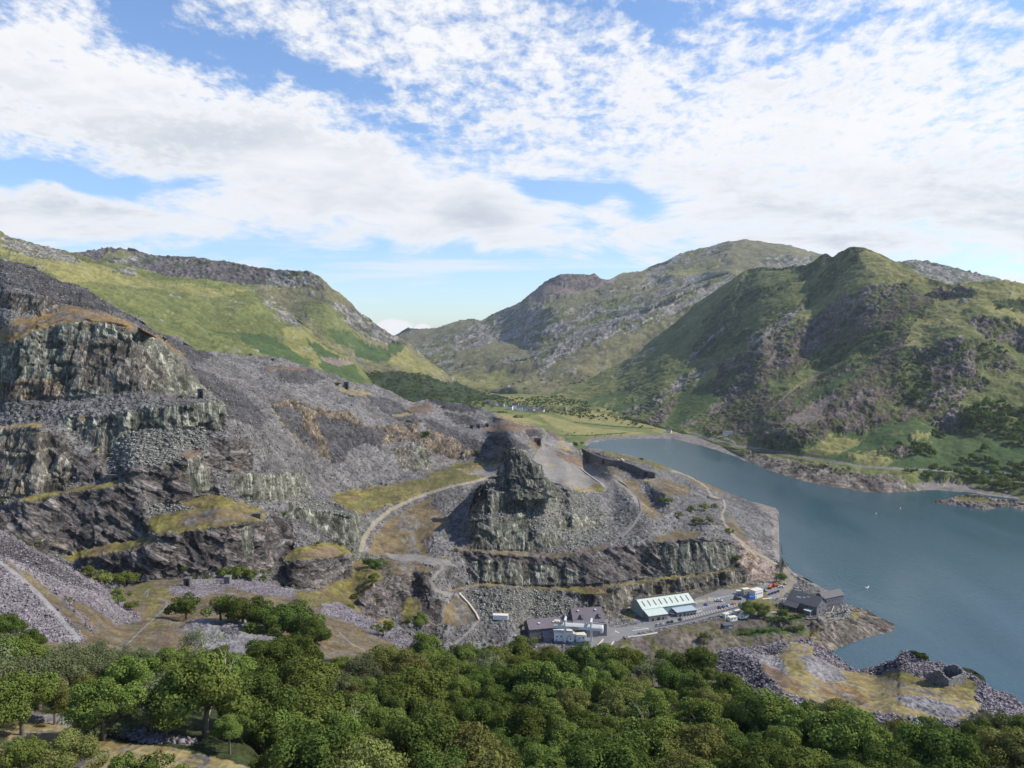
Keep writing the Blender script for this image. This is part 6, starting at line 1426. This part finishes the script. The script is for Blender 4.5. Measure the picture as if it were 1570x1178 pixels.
q = MB(); q.tube([(0, 0, 0), (0, 0, .5), (0, 0, 1.2)], [.6, .5, .35], 10); o = q.obj('traffic_barrel', PC['red']); p_ = pz(1028.5, 967.5); o.location = (p_.x, p_.y, PAD); tag(o, 'small red traffic barrel on the edge of the lakeside road', 'barrel')
for i, (x, y) in enumerate(((1192, 927.5), (1197, 925), (1200, 930), (1206, 927), (1197, 934))):
    p_ = pz(x, y); t = thing('picnic_table', ['picnic table left in the office garden', 'picnic table at the back of the office garden', 'picnic table in the middle of the office garden', 'picnic table right in the office garden', 'picnic table nearest the parking bays'][i], 'picnic table', (p_.x, p_.y, PAD), i)
    wd = RUSTM; q = MB(); q.box((0, 0, .7), (2.4, .9, .1)); q.obj('top', wd, t); q = MB(); q.box((0, -.9, .4), (2.4, .35, .08)); q.box((0, .9, .4), (2.4, .35, .08)); q.obj('bench', wd, t); q = MB(); q.box((-.8, 0, 0), (.1, 1.9, .7)); q.box((.8, 0, 0), (.1, 1.9, .7)); q.obj('leg', wd, t)

# stone retaining walls of the inclines, ruin and huts
def terrain_wall(name, label, pn, pts, h, w, m, cat='wall', doors=(), grp=None):
    G = [gpoint(pn, x, y) for x, y in pts]; t = thing(name, label, cat, G[0], 0, grp); O = G[0]; b = MB()
    for a, c in zip(G[:-1], G[1:]):
        d = Vector((c.x-a.x, c.y-a.y, 0)).normalized(); n = Vector((-d.y, d.x, 0))*w/2; a_, c_ = a-O-d*w*.1, c-O+d*w*.1; dn = Vector((0, 0, 4)); up = Vector((0, 0, h))
        b.add([a_-n-dn, c_-n-dn, c_+n-dn, a_+n-dn, a_-n+up, c_-n+up, c_+n+up, a_+n+up], [(0,3,2,1),(4,5,6,7),(0,1,5,4),(1,2,6,5),(2,3,7,6),(3,0,4,7)])
    b.obj('masonry', m, t)
    for (x, y, wd, hd) in doors:
        g = gpoint(pn, x, y)-O; q = MB(); q.box((g.x, g.y-w*.5-.3, g.z-1), (wd, .8, hd+1)); q.obj('archway', DARK, t)
    return t
RW = mat('dark_masonry', (0.105, 0.10, 0.10), 0.95, noise=0.5, nscale=0.5, bump=0.8)
terrain_wall('retaining_wall', 'long dark stone retaining wall with an arch below the upper yard', 'quarry_terrain', [(893,694),(905,701),(925,710),(940,714),(955,717)], 7.5, 3, RW, doors=[(925,711,4,6)])
terrain_wall('retaining_wall', 'lower dark stone retaining wall with an arch nearer the lake', 'quarry_terrain', [(955,717),(975,722),(990,730),(1004,733)], 6.5, 3, RW, doors=[(990,731,4,6)])
terrain_wall('buttress', 'pale stone buttress between the two retaining walls', 'quarry_terrain', [(953,716),(956,717)], 8.5, 2, PSTONE, 'buttress')
terrain_wall('dry_stone_wall', 'thin stone kerb wall curving along the track on the tips', 'quarry_terrain', [(905,712),(930,727),(960,746),(980,768),(984,785),(972,806),(952,826)], 1.5, 1.6, STONE)
terrain_wall('dry_stone_wall', 'thin stone wall along the border of the gravel yard', 'quarry_terrain', [(888,717),(905,730),(921,741),(926,748)], .7, 1.2, PSTONE)
terrain_wall('retaining_wall', 'short dark stone wall above the lakeside track', 'quarry_terrain', [(1085,764),(1098,768),(1106,768)], 3, 1.6, RW)
terrain_wall('stone_bank', 'pale stone edging beside the winding track by the rubble cone', 'quarry_terrain', [(704,912),(718,926),(730,942),(734,952)], 1.2, 1.2, PSTONE, 'wall')
terrain_wall('dry_stone_wall', 'rough stone wall at the back of the meadow', 'near_terrain', [(290,894),(310,893),(330,892),(346,893)], 1.6, 1.4, STONE)
def hut(pn, x, y, w, d, h, label, name='stone_hut', m=RW, door=True, rz=0.0, roof=True):
    g = gpoint(pn, x, y); t = thing(name, label, 'hut', g, rz); q = MB(); q.box((0, d/2, -1.5), (w, d, h+1.5)); q.obj('wall', m, t)
    if door: q = MB(); q.box((w*.1, -.05, -.2), (w*.38, .2, h*.8)); q.obj('doorway', DARK, t)
    if roof: q = MB(); q.box((0, d/2, h), (w+.5, d+.5, .5)); q.obj('roof', m, t)
    return t
hut('quarry_terrain', 824, 682, 9, 8, 9, 'dark drum house opening beside the upper road')
hut('quarry_terrain', 175, 738, 9, 4, 3, 'low stone hut with a black doorway on the yellow ledge')
hut('quarry_terrain', 392, 795, 5, 3, 2.2, 'low black drum on the grassy terrace', 'winding_drum', RDARK, False)
hut('quarry_terrain', 530, 597, 6, 6, 9, 'tall narrow dark hut on the grey tip near the skyline')
hut('quarry_terrain', 723, 657, 5, 4, 5, 'left dark opening on the far tip terrace'); hut('quarry_terrain', 733, 657, 5, 4, 5, 'middle dark opening on the far tip terrace'); hut('quarry_terrain', 747, 656, 5, 4, 5, 'right dark opening on the far tip terrace')
hut('quarry_terrain', 307, 612, 4, 3, 6, 'narrow dark tunnel mouth at the end of the upper terrace')
hut('near_terrain', 286, 898, 3, 3, 3.4, 'small square stone pier beside the meadow')
hut('near_terrain', 347, 896, 3, 3, 3.2, 'crumbling stone pier at the end of the meadow wall', door=False, m=STONE)
# ruined roofless stone house on the near heap
def ruin():
    a, b_, c, d = [gpoint('near_terrain', x, y) for x, y in ((1421,1048),(1448,1053),(1418,1026),(1396,1028))]
    z0 = min(a.z, b_.z) - .4; t = thing('ruined_house', 'roofless ruined slate house with tumbled gables on the near heap', 'ruin', (a.x, a.y, z0))
    u = Vector((b_.x-a.x, b_.y-a.y, 0)); Lu = u.length; u.normalize(); v = Vector((-u.y, u.x, 0)); W_ = 5.2; Ld = 9.0
    r = random.Random(2)
    def wall(p, q_, h0, h1, nm, gab=False):
        # courses of rough blocks, broken along the top
        b = MB(); dv = (q_-p); L_ = dv.length; dv.normalize(); y = 0.0
        while y < max(h0, h1) + (1.8 if gab else 0):
            x = 0.0
            while x < L_:
                w = r.uniform(.35, .9); top = h0+(h1-h0)*x/L_ + (1.8*(1-abs(2*x/L_-1)) if gab else 0) + r.uniform(-.25, .25)
                if y < top: c_ = p + dv*min(x+w/2, L_-.1); b.box((c_.x, c_.y, y), (w-.03, .55+r.uniform(-.06, .06), .28), math.atan2(dv.y, dv.x))
                x += w
            y += .3
        b.obj(nm, STONE, t)
    o = Vector((0, 0, 0)); A_ = o; B_ = u*W_; C_ = u*W_+v*Ld; D_ = v*Ld
    wall(A_, B_, 3.0, 2.9, 'gable_wall', True); wall(B_, C_, 2.9, 2.3, 'side_wall'); wall(D_, C_, 2.4, 2.0, 'gable_wall', True); wall(A_, D_, 2.8, 1.6, 'side_wall')
    q = MB()
    for k in range(60): p = u*r.uniform(-2, 1) + v*r.uniform(5, 12); s_ = r.uniform(.3, .9); q.box((p.x, p.y, r.uniform(-.1, .7)), (s_, s_*.7, s_*.5), r.uniform(0, 3))
    q.obj('rubble', STONE, t)
ruin()

# the rock spire of the pinnacle: an upright jagged rock with its own thickness
def spire():
    prof = [(756,748,866),(748,753,856),(742,758,849),(735,762,842),(728,765,837),(721,768,832),(714,771,829),(709,773,821),(704,775,812),(699,777,806),(694,779,800),(690,783,791)]
    D0 = 664.0; nz, na = 84, 150; pts = np.zeros((nz, na, 3)); ys = np.linspace(756, 689.5, nz)
    pr = np.array(sorted(prof)); L_ = np.interp(ys, pr[:, 0], pr[:, 1]); R_b = np.interp(ys, pr[:, 0], pr[:, 2])
    for i in range(nz):
        y = ys[i]; xc = (L_[i]+R_b[i])/2; k = D0/F; c = at(xc, y, D0); rx = (R_b[i]-L_[i])/2*k; ry = rx*.85
        th = np.linspace(0, 2*np.pi, na, endpoint=False)
        # a squared-off plan gives flat faces and corners
        q = (np.abs(np.cos(th))**3 + np.abs(np.sin(th))**3)**(-1/3.0)
        pts[i, :, 0] = c.x + rx*q*np.cos(th+.4)*.92; pts[i, :, 1] = D0 + ry*q*np.sin(th+.4)*.92; pts[i, :, 2] = c.z
    X, Y, Z = pts[..., 0], pts[..., 1], pts[..., 2]
    lean = X + Z*.25
    b1 = block(lean/3.2, Y/3.5, Z/11); b2 = block(lean/7.5+3, Y/7+1, Z/19+.4); b3 = block(lean/1.5, Y/1.7, Z/4.2); n = gnoise(X/4., Y/4., Z/9.)
    dsp = b1*1.3 + b2*1.9 + b3*.45 + n*.8
    th = np.linspace(0, 2*np.pi, na, endpoint=False)+.4; fall = np.clip((nz-1-np.arange(nz))/6., .15, 1)[:, None]
    X += dsp*np.cos(th)[None]*fall; Y += dsp*np.sin(th)[None]*fall; Z += b2*1.2*(np.arange(nz)/nz)[:, None] + np.where(np.arange(nz)[:, None] > nz-14, b1*1.6, 0)
    PP = np.concatenate([pts, pts[:, :1]], 1)
    me = grid_mesh('rock_spire', PP, np.zeros(PP.shape[:2]+(6,)))
    t = .5+.5*np.clip(b1*.5+b2*.5+n*.5, -1, 1); A_, B_ = K['grock']['a'], K['grock']['b']
    c = A_[None, None]*t[..., None] + B_[None, None]*(1-t[..., None]); c = np.concatenate([c, c[:, :1]], 1).reshape(-1, 3)
    me.color_attributes['tint'].data.foreach_set('color', np.concatenate([c, np.ones((len(c), 1))], 1).reshape(-1).astype(np.float32))
    gq = np.tile(np.array([.35, 1, .1, 1]), (len(c), 1)); me.color_attributes['grain'].data.foreach_set('color', gq.reshape(-1).astype(np.float32))
    me.materials.append(PATCH_MAT['quarry_terrain']); o = link('rock_spire', me); tag(o, 'tall jagged rock spire standing on top of the stepped crag above the sheds', 'rock spire')
spire()
# loose slate blocks lying on the heaps and screes, past counting
def rubble(name, label, pn, classes, n, s0, s1, m, seed, dmax=900, box=None, flat=.45):
    p = PATCH[pn]; r = np.random.RandomState(seed); ok = np.isin(p['cid'], [K[c]['id'] for c in classes]) & (p['P'][..., 1] < dmax)
    if box: ok &= inpoly(np.repeat(p['xs'][None, :], p['PY'].shape[0], 0), p['PY'], box)
    ij = np.argwhere(ok); ij = ij[r.randint(0, len(ij), n)]; P = p['P'][ij[:, 0], ij[:, 1]].copy(); P[:, :2] += r.uniform(-.5, .5, (n, 2))
    e = np.array([[-1,-1,-1],[1,-1,-1],[1,1,-1],[-1,1,-1],[-1,-1,1],[1,-1,1],[1,1,1],[-1,1,1]])*.5
    s = s0*(s1/s0)**(r.uniform(0, 1, n)**2.2); sz = np.stack([s, s*r.uniform(.4, .8, n), s*r.uniform(.15, flat, n)], 1)
    v = e[None]*sz[:, None]*r.uniform(.75, 1.2, (n, 8, 1)); a, b, c = r.uniform(0, 6.28, n), r.normal(0, .5, n), r.normal(0, .5, n)
    def rot(v, i, j, t): x, y = v[..., i].copy(), v[..., j].copy(); v[..., i] = x*np.cos(t)[:, None]-y*np.sin(t)[:, None]; v[..., j] = x*np.sin(t)[:, None]+y*np.cos(t)[:, None]
    rot(v, 0, 2, b); rot(v, 1, 2, c); rot(v, 0, 1, a); v += P[:, None] + np.array([0, 0, 1.0])*(sz[:, 2]*.5)[:, None, None]
    f = np.array([[3,2,1,0],[4,5,6,7],[0,1,5,4],[1,2,6,5],[2,3,7,6],[3,0,4,7]]); q = (f[None] + (np.arange(n)*8)[:, None, None]).reshape(-1, 4)
    me = bpy.data.meshes.new(name); me.vertices.add(n*8); me.vertices.foreach_set('co', v.reshape(-1).astype(np.float32)); me.loops.add(q.size); me.loops.foreach_set('vertex_index', q.reshape(-1).astype(np.int32))
    me.polygons.add(len(q)); me.polygons.foreach_set('loop_start', np.arange(0, q.size, 4, dtype=np.int32)); me.polygons.foreach_set('loop_total', np.full(len(q), 4, np.int32)); me.update(calc_edges=True)
    at_ = me.color_attributes.new('leaf', 'FLOAT_COLOR', 'POINT'); t = np.repeat(r.uniform(.55, 1.5, n), 8); at_.data.foreach_set('color', np.stack([t, t, t, t*0+1], 1).reshape(-1).astype(np.float32))
    me.materials.append(m); tag(link(name, me), label, 'rubble', kind='stuff')
def rub_mat(n, c):
    m = bpy.data.materials.new(n); m.use_nodes = True; nt = m.node_tree; b = nt.nodes['Principled BSDF']; b.inputs['Roughness'].default_value = .75; b.inputs['Specular IOR Level'].default_value = .25
    a = nt.nodes.new('ShaderNodeAttribute'); a.attribute_name = 'leaf'; mx = nt.nodes.new('ShaderNodeMixRGB'); mx.blend_type = 'MULTIPLY'; mx.inputs[0].default_value = 1; mx.inputs[1].default_value = (*c, 1)
    nt.links.new(a.outputs['Color'], mx.inputs[2]); nt.links.new(mx.outputs[0], b.inputs['Base Color']); return m
PS = rub_mat('purple_slate_blocks', tuple(S(134, 126, 131)*.8)); GS = rub_mat('grey_slate_blocks', tuple(S(126, 123, 119)*.8))
rubble('slate_blocks', 'loose purple slate blocks covering the near heaps', 'near_terrain', ['nslate', 'dslate'], 42000, .2, .9, PS, 1)
rubble('scree_blocks', 'loose grey slate blocks lying on the quarry screes', 'quarry_terrain', ['slate', 'gslate', 'lslate', 'dslate'], 34000, .55, 1.9, GS, 2, 1000)
rubble('fallen_blocks', 'big fallen blocks below the cliffs and on the pinnacle flank', 'quarry_terrain', ['gslate'], 6000, .7, 2.1, rub_mat('pale_blocks', tuple(S(150, 148, 140)*.8)), 3, 900)

# fence on the ledge over the shed, gate by the track
def fence(name, label, pn, pts, h, n, m, rails=2, cat='fence'):
    P3 = [gpoint(pn, x, y) for x, y in pts]; O = P3[0]; t = thing(name, label, cat, O); q = MB(); posts = []
    for k in range(n):
        f = k/(n-1)*(len(P3)-1); i = min(int(f), len(P3)-2); p = P3[i].lerp(P3[i+1], f-i)-O; posts.append(p)
        b = MB(); b.tube([p-Vector((0, 0, .8)), p+Vector((0, 0, h))], .12, 5); b.obj('post', m, t)
    for r_ in range(rails):
        z = h*(.95-r_*.4); q.tube([p+Vector((0, 0, z)) for p in posts], .05, 4)
    q.obj('rail', m, t); return t
fence('security_fence', 'thin grey security fence on the grassy ledge over the shed', 'quarry_terrain', [(925,896),(960,891),(1000,888),(1040,883),(1080,880),(1108,875)], 3.0, 22, STEELP)
fence('gate', 'wooden gate across the winding track', 'quarry_terrain', [(655,876),(662,875),(668,875),(674,874)], 2.6, 9, BARK, 3, 'gate')
fence('wooden_fence', 'short dark fence at the foot of the yellow path', 'quarry_terrain', [(612,955),(622,956),(634,956)], 2.2, 6, BARK, 2)

# village in the valley and cottage by the lake
def house(pn, x, y, w, d, h, label, m=WHITE, rz=0.0, group=None, rm=RDARK):
    g = gpoint(pn, x, y); A = Vector((g.x-w/2*math.cos(rz), g.y-w/2*math.sin(rz))); B = Vector((g.x+w/2*math.cos(rz), g.y+w/2*math.sin(rz)))
    return gable('house', label, A, B, d, g.z, h, h*1.55, m, rm, 'house', .4, [(w*.25, h*.5, 1.2, 1.3), (w*.75, h*.5, 1.2, 1.3)], [(w*.5, 1.2, 2.1)], group=group)
GREYW = mat('grey_render', (.38, .37, .36), .9, noise=.15)
VG = 'village houses'
for (x, y, w, h, m, lb) in ((782,632,12,7,WHITE,'white house at the left of the village group'),(790,632,16,10,WHITE,'tall white building in the middle of the village group'),(797,634,14,8,WHITE,'white house right beside the tall village building'),(804,632,12,6,GREYW,'grey village house behind the tall building'),
      (808,634,12,6,WHITE,'white village house in the middle terrace'),(813,635,12,6,GREYW,'grey village house in the middle terrace'),(819,635,12,6,WHITE,'white village house right of the middle terrace'),(825,636,12,6,GREYW,'grey village house near the right end'),(830,637,12,6,WHITE,'white house at the right end of the village'),
      (835,630,14,6,WHITE,'white house set apart behind the village'),(848,632,12,5,GREYW,'grey house set apart on the right of the village'),(747,621,20,6,WHITE,'long white house among trees left of the village'),(755,624,14,6,GREYW,'grey house left of the village, lower'),(760,623,12,5,WHITE,'white house between grey ones left of the village'),(768,625,14,6,GREYW,'grey house left of the village beside the wood'),(1025,665,10,4,WHITE,'lone white barn at the head of the lake')):
    house('valley_floor', x, y-(3.5 if 626 < y < 650 else 1), w*1.15, 9, h*1.3, lb, m, trng.uniform(-.4, .4), VG if y < 650 else None)
house('hill', 1117, 668, 18, 9, 6, 'white lakeside cottage on the far road', WHITE, .1)
# things on the water
def boat(x, y, s, label):
    p = atz(x, y, 0); t = thing('boat', label, 'boat', (p.x, p.y, 0), .6); q = MB(); q.prism([(-2.2*s, -.7*s), (1*s, -.8*s), (2.6*s, 0), (1*s, .8*s), (-2.2*s, .7*s)], -.15, .7*s); q.obj('hull', WHITE, t); q = MB(); q.box((-.3*s, 0, .7*s), (1.5*s, .9*s, .9*s), taper=.8); q.obj('cabin', GLASS, t)
boat(1329.5, 901, 1.1, 'small white boat out on the lake beyond the point')
def buoy(x, y, m, label):
    p = atz(x, y, 0); q = MB(); q.tube([(0, 0, -.5), (0, 0, .2), (0, 0, .9), (0, 0, 1.3)], [.5, .9, .7, .2], 10); o = q.obj('buoy', m, None, True); o.location = (p.x, p.y, 0); tag(o, label, 'buoy', None)
buoy(1380, 780, WHITE, 'white buoy in the middle of the lake, right of another'); buoy(1343, 788, WHITE, 'white buoy in the middle of the lake, left of another'); buoy(1416.5, 755, PC['orange'], 'orange buoy close to the far shore')
# ---------------------------------------------------------------- haze: one even box of air round camera and scene
def haze():
    b = MB(); b.box((0, 4200, -12), (16000, 9600, 1400)); m = bpy.data.materials.new('haze_air'); m.use_nodes = True; nt = m.node_tree; nt.nodes.clear()
    v = nt.nodes.new('ShaderNodeVolumePrincipled'); v.inputs['Color'].default_value = (0.80, 0.88, 1.0, 1); v.inputs['Density'].default_value = HAZE; v.inputs['Anisotropy'].default_value = 0.2
    o = nt.nodes.new('ShaderNodeOutputMaterial'); nt.links.new(v.outputs[0], o.inputs['Volume'])
    ob = b.obj('haze', m); ob['kind'] = 'stuff'; tag(ob, 'thin pale blue haze filling the air over the valley', 'haze')
HAZE = 2.9e-5
haze()
